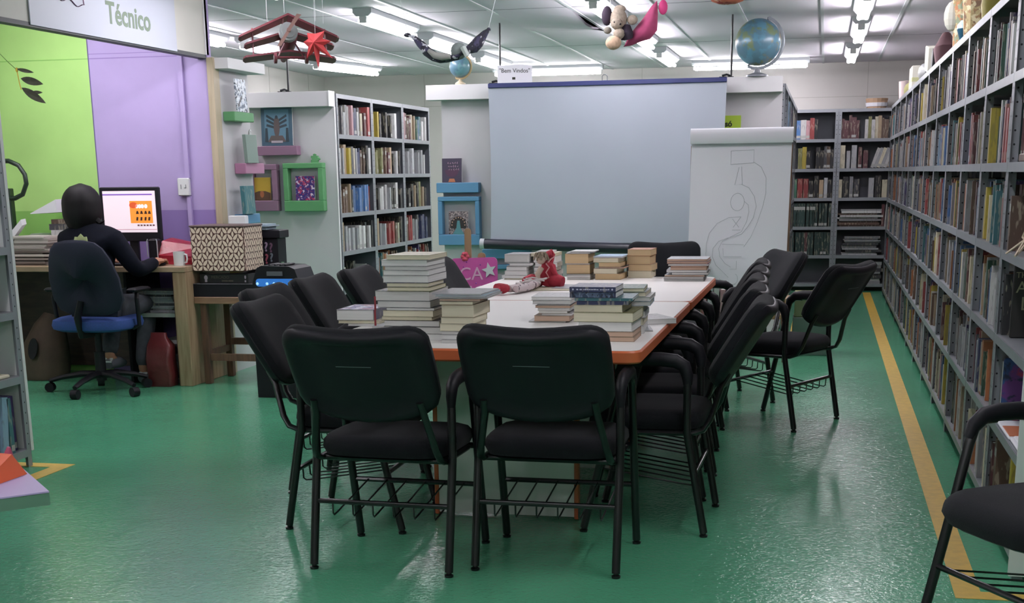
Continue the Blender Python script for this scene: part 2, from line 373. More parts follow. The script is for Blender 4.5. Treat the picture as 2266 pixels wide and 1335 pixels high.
def book_geo(mb, x, w, y0, d, z0, h, mi, pi_, li, lean=0.0, sticker=True, stripe=False):
    """upright book: spine towards -y, between x and x+w; pages recessed at top and fore edge"""
    M = Matrix.Translation((x, 0, z0)) @ Matrix.Rotation(lean, 4, 'Y')
    b = min(.0015, w*.2)
    mb.box(0, b, y0, y0+d, 0, h, mi, M); mb.box(w-b, w, y0, y0+d, 0, h, mi, M); mb.box(b, w-b, y0, y0+b, 0, h, mi, M)
    mb.box(b, w-b, y0+b, y0+d-.003, .002, h-.004, pi_, M)
    if sticker and w > .012 and int(x*9973+h*7919+w*3571) % 5 < 2: mb.add([(b, y0-.0004, .012), (w-b, y0-.0004, .012), (w-b, y0-.0004, .04), (b, y0-.0004, .04)], [(0,1,2,3)], li, M)
    if stripe: mb.add([(0, y0-.0004, h*.72), (w, y0-.0004, h*.72), (w, y0-.0004, h*.86), (0, y0-.0004, h*.86)], [(0,1,2,3)], li, M)
def gen_row(rr, spec=None, span=BW, hmax=.30, x0=.035, x1=None, face=.045):
    """list of books (x, w, setback, depth, h, key, lean)"""
    out = []; x = x0; x1 = x1 or span-.035; k = 0
    while x < x1-.012:
        if spec is not None:
            if k >= len(spec): break
            key = spec[k]
        else: key = rr.choice(BOOKKEYS)
        k += 1
        if key == ' ': x += .05; continue
        w = rr.choice([.012, .016, .02, .024, .03, .036, .045]) if spec is None else rr.uniform(.022, .042)
        if x+w > x1: break
        out.append([x, w, rr.uniform(.004, face), rr.uniform(.15, .2), hmax*rr.uniform(.68, .93), key, 0]); x += w+.0006
        if spec is None and rr.random() < .03: x += rr.uniform(.04, .12)
    if out and spec is not None and x < x1*.97:   # stretch a written row over the shelf
        g = (x1-x0)/(x-x0); x = x0
        for b in out: b[0] = x0+(b[0]-x0)*g; b[1] *= min(g, 1.5)
    return out
CAND = []        # (visible px estimate, frame matrix, level z, book, place text, index)
def proj(p):
    q = cam.matrix_world.inverted() @ Vector(p)
    return (1133+FPX*q.x/-q.z, CY-FPX*q.y/-q.z)
def fill(t, z, books, place, vis=1.0):
    M = Matrix.Translation(t.location) @ Matrix.Rotation(t.rotation_euler.z, 4, 'Z')
    for i, b in enumerate(books): CAND.append([vis if not isinstance(vis, list) else vis[i], M, z+.0006, b, place, i, len(books)])
rr = random.Random(11)
# --- the long bookcase along the aisle: front plane x = .66, twelve bays
GR = 'bays of the long aisle bookcase'
XS = .66
for k in range(12):
    y0 = 4.61+BW*k
    t = bookcase((XS, y0+BW, 0), (0,-1,0), (1,0,0), 'grey steel bookcase bay of books along the yellow line, %s from the chair end' % nth(k), GR)
    for li, z in enumerate(LV[1:]):
        hm = .317-.034 if li < 5 else .31
        if k == 0:
            bk = gen_row(rr, 'wk' if li == 4 else 'ka' if li == 3 else 'mn', hmax=hm, x0=.035, x1=.16)
        else:
                bk = gen_row(rr, hmax=hm*.95, face=.05)
                for b in bk:
                    b[2] = rr.uniform(.018, .055) if rr.random() < .6 else rr.uniform(.003, .022)
                    if b[0] < .12: b[2] = max(b[2], rr.uniform(.016, .03))
        # sight line along the front plane, from the near end (local x large) to the far end
        lim = 9.0; vis = [0]*len(bk)
        lim = (XS+.0)/(y0+.01)
        for i in range(len(bk)-1, -1, -1):
            x, w, sb, d, h, key, ln = bk[i]; ya = y0+BW-x-w; yb = y0+BW-x; X = XS+sb
            v = max(0, min(lim, X/ya+.12/ya)-X/ya) + max(0, min(lim, X/ya)-X/yb)
            vis[i] = v*FPX*h*FPX/ya; lim = min(lim, X/yb)
            px = proj((XS, ya, z+.1))
            if not (0 < px[0] < W and -60 < px[1] < H): vis[i] *= 0
        fill(t, z, bk, ('%s shelf, %s bay of aisle bookcase' % (nth(li), nth(k))), vis)
# --- bookcase beside the framed panel: front plane x = -3.9
S2 = ['kcchgwiaawcemr', 'wcgtycehaannkw', 'tnntkbbbbbr', 'tchhhgwwkwk', 'ekw'], ['yykkkw', 'wlllnnmtkwk', 'mkwwwhkkwk', 'ttghrrnek', ''], ['imnmetvbdww', 'hhhhhw', 'hkktkltk', 'lnrrghcaaaa', '']
for k in range(3):
    t = bookcase((-3.9, 11.04+BW*k, 0), (0,1,0), (-1,0,0), 'grey steel bookcase bay beside the framed display panel, %s from the panel' % nth(k), 'bays of the bookcase behind the framed panel', back=True)
    for li, z in enumerate(LV[1:]):
        if li < 5 and S2[k][li]: fill(t, z, gen_row(rr, S2[k][li], hmax=.262, face=.03), '%s shelf, %s bay beside framed panel' % (nth(li), nth(k)), 1500/(1+.3*k) if li < 4 else 200)
        elif li < 5: fill(t, z, gen_row(rr, None, hmax=.283), '%s shelf, %s bay beside framed panel' % (nth(li), nth(k)), 0)
# --- bookcase running away behind the screen wall: front plane x = -.32
S3 = ['', '', '', '', '', '']
for k in range(5):
    t = bookcase((-.325, 11.27+BW*k, 0), (0,1,0), (-1,0,0), 'grey steel bookcase bay running away behind the flip chart, %s from the screen' % nth(k), 'bays of the bookcase behind the flip chart')
    for li, z in enumerate(LV[1:]):
        sp = None
        if k == 0 and li == 0: sp = ''
        if k == 1 and li == 0: sp = 'dbbbbbss'
        bk = gen_row(rr, sp, hmax=.28, face=.03)
        fill(t, z, bk, '%s shelf, %s bay behind flip chart' % (nth(li), nth(k)), 300 if sp else 0)
# --- bookcases on the back wall: front plane y = 16.1
S4 = (['iibwirk', '  lyk kkcnk', 'kcvrrkkthk', 'fffffffffffffff', 'fffffffmfffffff', ''], ['mmmmm wlwetnnk wssh', 'ehhmm', 'ekgc hkewcc', '', '', ''])
BACKBAYS = []
for k in range(2):
    t = bookcase((-.80+BW*k, 16.1, 0), (1,0,0), (0,1,0), ['grey steel bookcase at the far end with rows of dark green volumes', 'grey steel bookcase at the far end with piles of papers'][k], 'bookcases at the far end of the aisle', back=True)
    BACKBAYS.append(t)
    for li, z in enumerate(LV[1:]):
        sp = S4[k][li]
        if sp:
            x0 = .38 if k == 0 and li in (0, 1) else .35 if k == 0 else .035
            x1 = .7 if (k == 0 and li == 0) else .885 if k == 0 else (.35 if li == 1 else .78)
            bk = gen_row(rr, sp, hmax=.27 if 'fff' not in sp else .25, x0=x0, x1=x1, face=.02)
            if 'fff' in sp:
                for b in bk: b[2] = .02; b[4] = .255; b[1] = .032
            fill(t, z, bk, '%s shelf of far-end %s bookcase' % (nth(li), ('green-volume', 'paper-pile')[k]), 420)
def place_books(limit):
    CAND.sort(key=lambda c_: -c_[0])
    stuff = {}; cache = {}
    for n, (v, M, z, b, place, i, tot) in enumerate(CAND):
        x, w, sb, d, h, key, ln = b
        if n < limit and v > 30:
            size = 'thin' if w < .018 else 'thick' if w > .034 else 'mid-sized'
            q = (round(w, 3), round(d, 2), round(h, 2), key)
            if q not in cache:
                mb = MB(); book_geo(mb, -w/2, w, 0, d, 0, h, 0, 1, 2, 0, True, key in 'fmn'); cache[q] = mb.mesh('book', [mat_book(key), M_pc if key in 'tneo' else M_pw, M_label])
            o = link('book', cache[q]); L = M @ Vector((x+w/2, sb, z)); o.location = L; o.rotation_euler.z = math.atan2(M[1][0], M[0][0])
            pos = nth(tot-1-i) if 'aisle' in place else nth(i)
            tag(o, '%s %s book, %s along on the %s' % (size, PAL[key][0], pos, place), 'book', 'books on the shelves')
        else:
            kk = round(M.translation.x, 2) if abs(M[0][0]) < .5 else 99
            mb, keys = stuff.setdefault(kk, (MB(), []))
            if key not in keys: keys.append(key)
            mb.M = M; book_geo(mb, x, w, sb, d, z, h, 2+keys.index(key), 0, 1, 0, True)
    names = {.66: 'packed rows of mixed books on the long aisle bookcase', -3.9: 'rows of books low on the bookcase beside the framed panel', -.32: 'rows of books on the bookcase behind the flip chart', -.33: 'rows of books on the bookcase behind the flip chart', 99: 'remaining books on the bookcases at the far end'}
    for kk, (mb, keys) in stuff.items():
        o = mb.build('book_rows', [M_pc, M_label]+[mat_book(q) for q in keys]); tag(o, names.get(kk, 'rows of books on a steel bookcase'), 'books', None, 'stuff')
place_books(215)
# bookcase cut by the left edge of the picture: front plane x = -3.65, far end y = 5.8
LB = thing('steel_bookcase', 'grey steel bookcase with white end panel at the picture edge', 'bookcase', (-3.65, 5.78, 0), -PI/2+PI)
lb = bookcase((-3.65, 5.78-BW, 0), (0,1,0), (-1,0,0), 'grey steel bookcase with white end panel near the lilac table', None, levels=[1.98, 1.65, 1.33, 1.03, .735, .435, .085])
bpy.data.objects.remove(LB)
MB().box(BW+.001, BW+.019, -.004, .304, .075, 2.0).build('end_panel', M_white, lb)
for i, (x, w, h, key, fc) in enumerate([(.68,.03,.25,'m',.01),(.73,.045,.27,'s',.0),(.79,.03,.26,'d',.0),(.822,.02,.25,'i',.02),(.856,.03,.26,'p',.03),(.63,.03,.24,'b',.02)]):
    mb = MB(); book_geo(mb, -w/2, w, 0, .19, 0, h, 0, 1, 2, .12 if i == 1 else 0); o = mb.build('book', [mat_book(key), M_pw, M_label])
    o.location = (-3.65-fc-.01, 5.78-BW+x, .0856+(.004 if i == 1 else 0)); o.rotation_euler.z = PI/2
    tag(o, '%s picture book on the bottom shelf of the white-ended bookcase, %s along' % (PAL[key][0], nth([5,1,2,3,4,0].index(i))), 'book', 'books in the white-ended bookcase')
o = tag(MB().bbox(-3.9, -3.67, 5.30, 5.70, .436, .452).bbox(-3.88,-3.69,5.33,5.66,.4525,.463).build('flat_book', [M_pc]), 'cream magazines lying flat on a shelf of the white-ended bookcase', 'magazine')
o = tag(MB().bbox(-3.92, -3.70, 5.28, 5.69, .736, .99, .02).build('black_binder_box', [M_black]), 'black file box on the middle shelf of the white-ended bookcase', 'box')
o = tag(MB().bbox(-3.93, -3.75, 5.25, 5.69, .4635, .70, .01).build('grey_file_box', [mat('file_grey','#9a9ca0',.6)]), 'grey file box above the flat magazines in the white-ended bookcase', 'box')
# --- nearest bay of the aisle bookcase: what is laid on its shelves
def simple(name, label, cat, mb, m, group=None, smooth=False): return tag(mb.build(name, m, None, smooth), label, cat, group)
simple('wooden_tray', 'flat brown wooden box lying on the aisle bookcase, nearest bay', 'box', MB().bbox(.675, .93, 4.95, 5.36, 1.3466, 1.375), M_woodbrown)
simple('magazine', 'open magazine with orange band lying on the aisle bookcase, nearest bay', 'magazine', MB().bbox(.665, .9, 4.98, 5.33, .4006, .412).bbox(.67,.89,5.0,5.2,.4122,.415,m=1), [M_paper, mat('mag_orange','#b4643a',.5)])
simple('picture_book', 'blue and purple picture book facing out on the nearest aisle bay', 'book', MB().bbox(.68, .90, 5.36, 5.375, .4006, .64), mat_cover('cover_bluepurple', '#22406e', ['#5a2f6e', '#8a2b4a', '#10203a'], 9))
mb = MB().bbox(.69, .93, 5.355, 5.375, .7156, .99)
mb.text('THE', .03, frame((.725, 5.3545, .945), (1,0,0), (0,0,1)), 1).text('ALK', .06, frame((.755, 5.3545, .90), (1,0,0), (0,0,1)), 1).text('D', .07, frame((.745, 5.3545, .84), (1,0,0), (0,0,1)), 1)
mb.add([(.74,5.3547,.74),(.86,5.3547,.74),(.80,5.3547,.80)], [(0,1,2)], 1)
simple('dark_book', 'black book with cream letters facing out on the nearest aisle bay', 'book', mb, [mat('cover_dark','#1a1a18',.5), mat('letter_cream','#8f8a70',.6)])
mb = MB().bbox(.69, .92, 5.05, 5.075, .0856, .36)
mb.text('ECON', .045, frame((.80, 5.0496, .31), (1,0,0), (0,0,1)), 1).box(.72, .87, 5.0492, 5.0499, .243, .262, 1).text('CCZ', .035, frame((.80, 5.0496, .21), (1,0,0), (0,0,1)), 1)
simple('yellow_book', 'yellow printed book standing low in the nearest aisle bay', 'book', mb, [mat('cover_yellow','#b49a28',.5), mat('ink_dark','#3a3420',.6)])
simple('dark_bottle', 'dark glass bottle before the yellow book, nearest aisle bay', 'bottle', MB().lathe([(.0,.0856),(.035,.0856),(.036,.2),(.014,.235),(.014,.26),(0,.26)], 12, M=Matrix.Translation((.82, 4.98, 0))), mat('dark_glass','#141c22',.1), smooth=True)
simple('paper_pile', 'pile of white papers on the low shelf of nearest aisle bay', 'papers', MB().bbox(.67, .93, 4.72, 5.0, .4006, .41).bbox(.68, .92, 4.70, 4.98, .4105, .418), M_paper)
mb = MB()
for k in range(9): mb.tube([(.70, 5.15, 1.14), (.70+.015*math.sin(k), 5.15-.03*math.cos(k*.7), 1.09), (.68+.05*math.sin(k*1.7), 5.1-.08*math.cos(k), 1.033)], .004, 5)
simple('rope_tassel', 'frayed cream rope tassel on the aisle bookcase, nearest bay', 'tassel', mb, mat('rope', '#c8b9a4', .9))
simple('basket', 'small brown woven basket behind the rope tassel', 'basket', MB().lathe([(.0,1.031),(.06,1.031),(.085,1.12),(.08,1.12),(.055,1.04),(0,1.04)], 16, M=Matrix.Translation((.82, 5.15, 0))), mat('wicker','#8a5a45',.8,var=.3,vscale=60))
simple('white_end_board', 'low white end board of the aisle bookcase beside the nearest chair', 'panel', MB().box(.645, .98, 4.585, 4.605, .02, 2.0), M_white)
# --- piles on the far-end bookcase
def pile(name, label, cat, x0, x1, y0, y1, z, n, th, mats, jit=.02, group=None, seed=1, rz=0):
    q = random.Random(seed)
    for k in range(n):
        t_ = th*q.uniform(.6, 1.4); j = q.uniform(-jit, jit); j2 = q.uniform(0, jit)
        o = MB().bbox(x0+j, x1+j-j2, y0+j2, y1, 0, t_-.0004, .001).build(name, [q.choice(mats)]); o.location.z = z; z += t_
        tag(o, label % nth(n-1-k), cat, group)
    return z
for li, x0, x1, n, sd in ((3, .05, .52, 9, 3), (4, .12, .52, 10, 4)):
    pile('flat_book', '%s from the top of the flat pile, '+('fourth' if li == 3 else 'fifth')+' shelf of far-end bookcase', 'book', .12+x0, .12+x1, 16.12, 16.36, LV[li+1]+.0006, n, .022, [mat_book(q) for q in 'wehhgcwn'], .03, 'flat piles on the far-end bookcase', sd)
pile('flat_book', '%s from the top of the low grey pile at the far end', 'book', .50, .66, 16.12, 16.36, .0856, 8, .03, [mat_book(q) for q in 'hgwch'], .02, 'flat piles on the far-end bookcase', 9)
for k in range(7):
    x = .40+.035*k; mb = MB(); book_geo(mb, -.016, .032, 0, .17, 0, .22, 0, 1, 2); o = mb.build('book', [mat_book('whehwte'[k]), M_pw, M_label]); o.location = (.12+x-.02, 16.13, 1.3522); o.rotation_euler = (0, .32, 0)
    tag(o, 'pale leaning volume on the far-end bookcase second shelf, %s in its row' % nth(k), 'book', 'leaning volumes at the far end')
for k, key in enumerate('mwhggw'):
    w = .03; mb = MB(); book_geo(mb, 0, w, 0, .17, 0, .24, 0, 1, 2); o = mb.build('book', [mat_book(key), M_pw, M_label]); o.location = (.12+.56+.033*k-.05, 16.125, LV[4]+.0006); o.rotation_euler = (0, .05*(k % 3), 0)
    tag(o, '%s volume beside the flat pile, fourth far-end shelf, %s along' % (PAL[key][0], nth(k)), 'book', 'books on the shelves')
simple('cardboard_tub', 'round orange and white tub on top of the far-end bookcase', 'tub', MB().lathe([(0,1.981),(.10,1.981),(.12,2.08),(.12,2.085),(0,2.085)], 16, M=Matrix.Translation((.52, 16.22, 0))).lathe([(.113,2.0),(.119,2.04)], 16, 1, Matrix.Translation((.52, 16.22, 0))), [mat('tub_orange','#b9987c',.6), M_paper])
simple('blue_crumple', 'crumpled pale blue paper on top of the far-end bookcase', 'paper', MB().ell((.82, 16.2, 2.02), .08, .07, .05, 7, 5), mat('pale_blue','#93a9bf',.8))
# ------------------------------------------------------------------ office alcove: beam, sign, painted wall
YB = 8.9
struct('wall_partition', MB().box(XL, -4.893, YB, YB+.06, 1.118, ZC), M_green)
struct('wall_partition', MB().box(-4.893, -4.03, YB, YB+.06, 1.118, ZC), M_purple)
struct('wall_partition', MB().box(XL, -4.893, YB, YB+.06, 0, 1.118), M_green2)
struct('wall_partition', MB().box(-4.893, -4.03, YB, YB+.06, 0, 1.118), M_purple2)
struct('trim_wall_joint', MB().box(XL, -4.893, YB-.002, YB, 2.115, 2.121), M_green2)
struct('trim_wall_joint', MB().box(-4.893, -4.03, YB-.002, YB, 2.115, 2.121).box(-4.893, -4.03, YB-.002, YB, 2.145, 2.149), M_purple2)
struct('trim_wall_joint', MB().box(-4.897, -4.891, YB-.003, YB, 0, ZC), mat('joint_purple','#5f5680',.7))
struct('trim_post', MB().box(-4.03, -3.985, YB-.02, YB+.07, 0, 2.10), mat_wood('post_wood', '#b6a890', '#a3957c', (8, 8, .6)))
BM = struct('wall_beam', MB().box(-4.10, -4.04, Y0, YB, 2.105, ZC), mat('beam_cream', '#c5c3bc', .65, var=.03, vscale=3))
struct('trim_beam_edge', MB().box(-4.102, -4.037, Y0, YB+.002, 2.095, 2.118), mat('edge_dark', '#34373a', .6), BM)
struct('trim_beam_end', MB().box(-4.105, -4.03, YB-.01, YB+.03, 2.118, ZC), M_hdr, BM)
# hanging sign on the beam
sg = thing('hanging_sign', 'white and pale blue office sign reading Técnico on the beam', 'sign', (-4.036, 7.6, 2.105))
SGM = frame((0,0,0), (0,1,0), (0,0,1), (1,0,0))
MB().box(0, .006, -.83, .86, 0, ZC-2.105-.002).build('board', mat('sign_board', '#b4b9c6', .5), sg)
M_sgt = mat('sign_green', '#6f7f6c', .6)
MB().text('Técnico', .168, frame((.0065, .245, .139), (0,1,0), (0,0,1), (1,0,0)), 0, .0008, 'CENTER', .004).build('lettering', M_sgt, sg)
MB().text('no', .168, frame((.0065, .62, .345), (0,1,0), (0,0,1), (1,0,0)), 0, .0008, 'CENTER', .004).build('lettering', M_sgt, sg)
mb = MB()
wave = [(-.79+.52*k/24, .185+.012*math.sin(k*.85)-.0017*k+(.02 if k < 6 else 0)) for k in range(25)]
mb.tube([(.0075, y, z) for y, z in wave], .007, 5, flat=.3); mb.tube([(.0075, -.27, wave[-1][1]), (.0075, -.30, .34)], .006, 5, flat=.3); mb.tube([(.0075, -.79, wave[0][1]), (.0075, -.80, .34)], .006, 5, flat=.3)
mb.build('open_book_emblem', mat('emblem_purple', '#54324f', .6), sg)
# wall trunking and outlet
tk = thing('cable_trunking', 'purple painted cable trunking running down the purple wall', 'trunking', (-4.22, YB-.012, 0))
MB().box(-.016, .016, -.012, .011, 1.33, 2.2).box(-.014, .014, -.012, .011, .95, 1.21).build('channel', M_purple, tk)
ot = thing('wall_outlet', 'white socket box on the purple wall above the desk', 'outlet', (-4.25, YB-.0015, 1.212))
MB().bbox(-.042, .042, -.035, 0, 0, .118, .006).build('box', M_white, ot)
MB().box(-.018, -.012, -.037, -.0345, .045, .075).box(.008, .022, -.037, -.0345, .05, .056).box(.018, .023, -.037, -.0345, .05, .075).build('socket_slot', mat('slot_grey', '#8b8d90', .6), ot)
# leaf mobile hanging near the picture edge
lf = thing('leaf_mobile', 'string of dark dried leaves tied with yellow thread before the green wall', 'leaves', (-3.36, 5.5, 1.78))
def leaf(L, wd, M, th=.002):
    n = 8; up = []; 
    prof = [(t, wd*math.sin(PI*t)**.8*(1-.25*t)) for t in [k/n for k in range(n+1)]]
    mb = MB(M); pts = [(t*L, w_, .03*L*math.sin(PI*t)) for t, w_ in prof] + [(t*L, -w_, .03*L*math.sin(PI*t)) for t, w_ in prof[::-1][1:-1]]
    return mb.loft([[(a, b, cc-th) for a, b, cc in pts], [(a, b, cc+th) for a, b, cc in pts]])
M_leaf = mat('dry_leaf', '#3a3a2c', .7, var=.3, vscale=30)
for (dx, dz, L, ang, wd) in ((.015, -.035, .105, -14, .018), (.015, -.072, .125, -32, .019), (.06, -.092, .05, -2, .008), (0.0, .004, .08, -12, .009)):
    a = math.radians(ang); leaf(L, wd, frame((dx, 0, dz), (math.cos(a), 0, math.sin(a)), (-math.sin(a), 0, math.cos(a)))).build('leaf', M_leaf, lf)
MB().tube([(-.08,0,.075),(-.04,0,.035),(0,0,.0)], .0016, 5).build('stem', mat('stem_green','#5a7a30',.6), lf)
MB().tube([(-.08,0,.075),(-.08,0,.71)], .0008, 4).build('string', M_cord, lf)
MB().ell((.0,0,0),.006,.006,.01,8,5).tube([(0,0,0),(.006,0,-.05),(.012,0,-.08)],.0022,5).build('thread', mat('thread_yellow','#c9a83a',.6), lf)
# ------------------------------------------------------------------ display panels
def box_ledge(label, loc, face, w, h, d, m, group='coloured box ledges'):
    """small box shelf; face '-y' or '+x'"""
    rz = 0 if face == '-y' else PI/2
    t = thing('box_ledge', label, 'ledge', loc, rz, group)
    MB().bbox(-w/2, w/2, -d, -.0005, 0, h, .004).build('box', m, t); return t
def box_frame(label, loc, w, h, d, b, bb, m):
    t = thing('shadow_box', label, 'frame', loc, 0, 'coloured box frames')
    MB().bbox(-w/2, -w/2+b, -d, -.0005, bb, h-b).build('side_rail', m, t); MB().bbox(w/2-b, w/2, -d, -.0005, bb, h-b).build('side_rail', m, t)
    MB().bbox(-w/2, w/2, -d, -.0005, h-b, h).build('top_rail', m, t); MB().bbox(-w/2, w/2, -d, -.0005, 0, bb).build('bottom_rail', m, t); return t
M_lgreen = mat('ledge_green', '#5a9462', .55); M_lpink = mat('ledge_pink', '#b07c9b', .55); M_lmauve = mat('ledge_mauve', '#85637b', .55); M_lblue = mat('ledge_blue', '#5789ad', .55)
def display_book(label, loc, rz, w, h, m, th=.012, extra=None, tilt=.05):
    t = thing('display_book', label, 'book', loc, rz, 'books on display'); t.rotation_euler.x = -tilt
    MB().bbox(-w/2, w/2, -th, 0, 0, h, .001).build('cover', m, t)
    MB().box(-w/2+.003, w/2+.0006, -th+.002, -.002, .003, h+.0006).build('pages', M_pw, t)
    if extra: extra(t, th)
    return t
# narrow panel facing the aisle beside the painted wall
p1 = thing('display_partition', 'narrow white end panel with three coloured ledges beside the purple wall', 'partition', (-4.0, 8.98, 0))
MB().box(-.03, 0, 0, .50, 0, 2.03).build('board', M_panel, p1); MB().bbox(-.04, .11, -.07, .56, 2.03, 2.10, .002).build('header_box', M_hdr, p1)
box_ledge('green box ledge under the snowy picture on the narrow end panel', (-3.999, 9.19, 1.70), '+x', .33, .062, .085, M_lgreen)
box_ledge('pink box ledge on the narrow end panel', (-3.999, 9.33, 1.352), '+x', .33, .072, .085, M_lpink)
box_ledge('blue box ledge low on the narrow end panel beside the gift box', (-3.999, 9.24, 1.015), '+x', .26, .065, .085, M_lblue)
def snow(t, th): pass
display_book('picture of snowy trees standing on the green ledge', (-3.925, 9.17, 1.763), PI/2, .17, .215, mat_cover('cover_snow', '#b9c4d6', ['#2b3038', '#5d6b80', '#e6ebf4'], 24, .52), .012)
display_book('pale grey-green book standing on the pink ledge', (-3.925, 9.27, 1.425), PI/2, .19, .19, mat('cover_sage', '#7f9189', .6), .025)
display_book('book with dark blue cover standing on the low blue ledge', (-3.925, 9.17, 1.081), PI/2, .17, .19, mat_cover('cover_teal', '#1d3b5a', ['#3f87a8', '#14202e'], 14), .03)
simple('oval_tag', 'white oval tag printed with small letters on the narrow panel edge', 'tag', MB(frame((-3.997, 9.47, 1.59), (0,1,0), (0,0,1), (1,0,0))).loft([[(.028*math.cos(a), .07*math.sin(a), z) for a in [k*PI/10 for k in range(20)]] for z in (0, .003)]).tube([(.018*math.cos(a), .057*math.sin(a), .0032) for a in [k*PI/10 for k in range(21)]], .0015, 4, 1), [M_white, mat('ink_grey','#7d8084',.7)])
sb_ = thing('small_white_carton', 'small white carton on the pile beside the gift box', 'box', (-3.86, 8.86, 1.024)); MB().bbox(-.06, .06, -.03, .03, 0, .055).build('carton', M_white, sb_)
# framed panel facing the reading table
p2 = thing('display_partition', 'grey end panel with a mauve frame and a green frame', 'partition', (-4.28, 11.0, 0))
MB().box(-.36, .37, 0, .025, 0, 1.9).build('board', M_panel, p2); MB().bbox(-.42, .365, -.10, .03, 1.876, 1.993, .002).build('header_box', M_panel, p2)
MB().box(.366, .372, -.11, .03, 1.876, 1.995).box(.3702, .376, -.002, .027, 0, 1.876).build('edge_strip', M_hdr, p2)
box_ledge('mauve box ledge under the winged figure picture', (-4.38, 10.999, 1.50), '-y', .345, .075, .085, M_lmauve)
def winged(t, th):
    y = -th-.0012; F = frame((0, y, 0), (1,0,0), (0,0,1), (0,-1,0))
    dk = mat('print_dark','#2a3540',.6); br = mat('print_brown','#544848',.6); lb2 = mat('print_blue','#56788c',.6); wh = mat('print_pale','#a9a0a8',.6)
    mb = MB(F); mb.add([(-.105,.03,0),(.105,.03,0),(.105,.285,0),(-.105,.285,0)], [(0,1,2,3)], 2)
    for s_ in (-1, 1):
        for a_, b_ in ((.21,.235),(.18,.20),(.155,.16)): mb.add([(s_*.02,a_-.02,.0004),(s_*.09,b_-.006,.0004),(s_*.085,b_+.012,.0004),(s_*.02,a_,.0004)], [(0,1,2,3)], 0)
        mb.add([(s_*.075,.03,.0004),(s_*.105,.03,.0004),(s_*.1,.14,.0004),(s_*.08,.14,.0004)], [(0,1,2,3)], 0)
    mb.loft([[(.026*math.cos(a), .15+.085*math.sin(a), z) for a in [k*PI/8 for k in range(16)]] for z in (.0005, .0012)], 1)
    mb.loft([[(.012*math.cos(a), .225+.014*math.sin(a), z) for a in [k*PI/8 for k in range(16)]] for z in (.0012, .0018)], 0)
    mb.add([(-.08,.03,.0006),(.08,.03,.0006),(.05,.08,.0006),(-.05,.08,.0006)], [(0,1,2,3)], 1); mb.add([(-.05,.022,.0014),(.05,.022,.0014),(.05,.04,.0014),(-.05,.04,.0014)], [(0,1,2,3)], 3)
    mb.build('printed_figure', [dk, br, lb2, wh], t)
display_book('large blue picture of a winged robed figure under the header', (-4.39, 10.965, 1.577), 0, .27, .31, mat('cover_slate', '#3b5566', .55), .015, winged, .04)
box_frame('mauve box frame holding a yellow book', (-4.528, 10.999, 1.056), .255, .375, .08, .045, .085, M_lmauve)
box_frame('green box frame with a puzzle piece on top', (-4.172, 10.999, 1.053), .345, .385, .08, .042, .085, M_lgreen)
def yellow_print(t, th):
    F = frame((0, -th-.001, 0), (1,0,0), (0,0,1), (0,-1,0)); mb = MB(F)
    mb.add([(-.075,.0,0),(.075,.0,0),(.075,.06,0),(.03,.075,0),(-.03,.075,0),(-.075,.06,0)], [(0,1,2,3,4,5)], 0); mb.loft([[(.018*math.cos(a), .05+.028*math.sin(a), z) for a in [k*PI/6 for k in range(12)]] for z in (.0003,.001)], 1)
    mb.build('printed_bird', [mat('print_umber','#5a4030',.6), mat('print_rust','#9a5a3a',.6)], t)
display_book('yellow book with a dark bird standing in the mauve frame', (-4.545, 10.955, 1.142), 0, .155, .185, mat('cover_gold', '#c09a3c', .5), .012, yellow_print)
display_book('violet book with pink and white confetti standing in the green frame', (-4.165, 10.955, 1.139), 0, .165, .195, mat_cover('cover_confetti', '#33266e', ['#b0345a', '#d8c8d8', '#7a2450'], 38, .58), .018)
PZ = [(-.03,0),(.03,0),(.03,.022),(.04,.02),(.045,.03),(.04,.04),(.03,.037),(.03,.055),(.01,.055),(.012,.066),(0,.072),(-.012,.066),(-.01,.055),(-.03,.055),(-.03,.037),(-.022,.034),(-.022,.024),(-.03,.022)]
simple('puzzle_piece', 'green wooden puzzle piece on top of the green frame', 'ornament', MB(frame((-4.075, 10.96, 1.4386), (1,0,0), (0,0,1), (0,-1,0))).prism(PZ, -.012, .012), M_lgreen)
pm = thing('toy_figure', 'small pink and dark toy figure standing on the mauve frame', 'figurine', (-4.60, 10.955, 1.4314))
MB().lathe([(0,0),(.026,0),(.022,.03),(.02,.05),(0,.052)], 12).build('pot', mat('pot_pink','#a5788c',.6), pm, True); MB().ell((0,0,.068),.02,.018,.02,10,6).ell((.018,0,.085),.016,.012,.016,8,5).ell((-.018,0,.082),.018,.012,.01,8,5).build('head', mat('dark_brown','#3a2d2c',.7), pm, True)
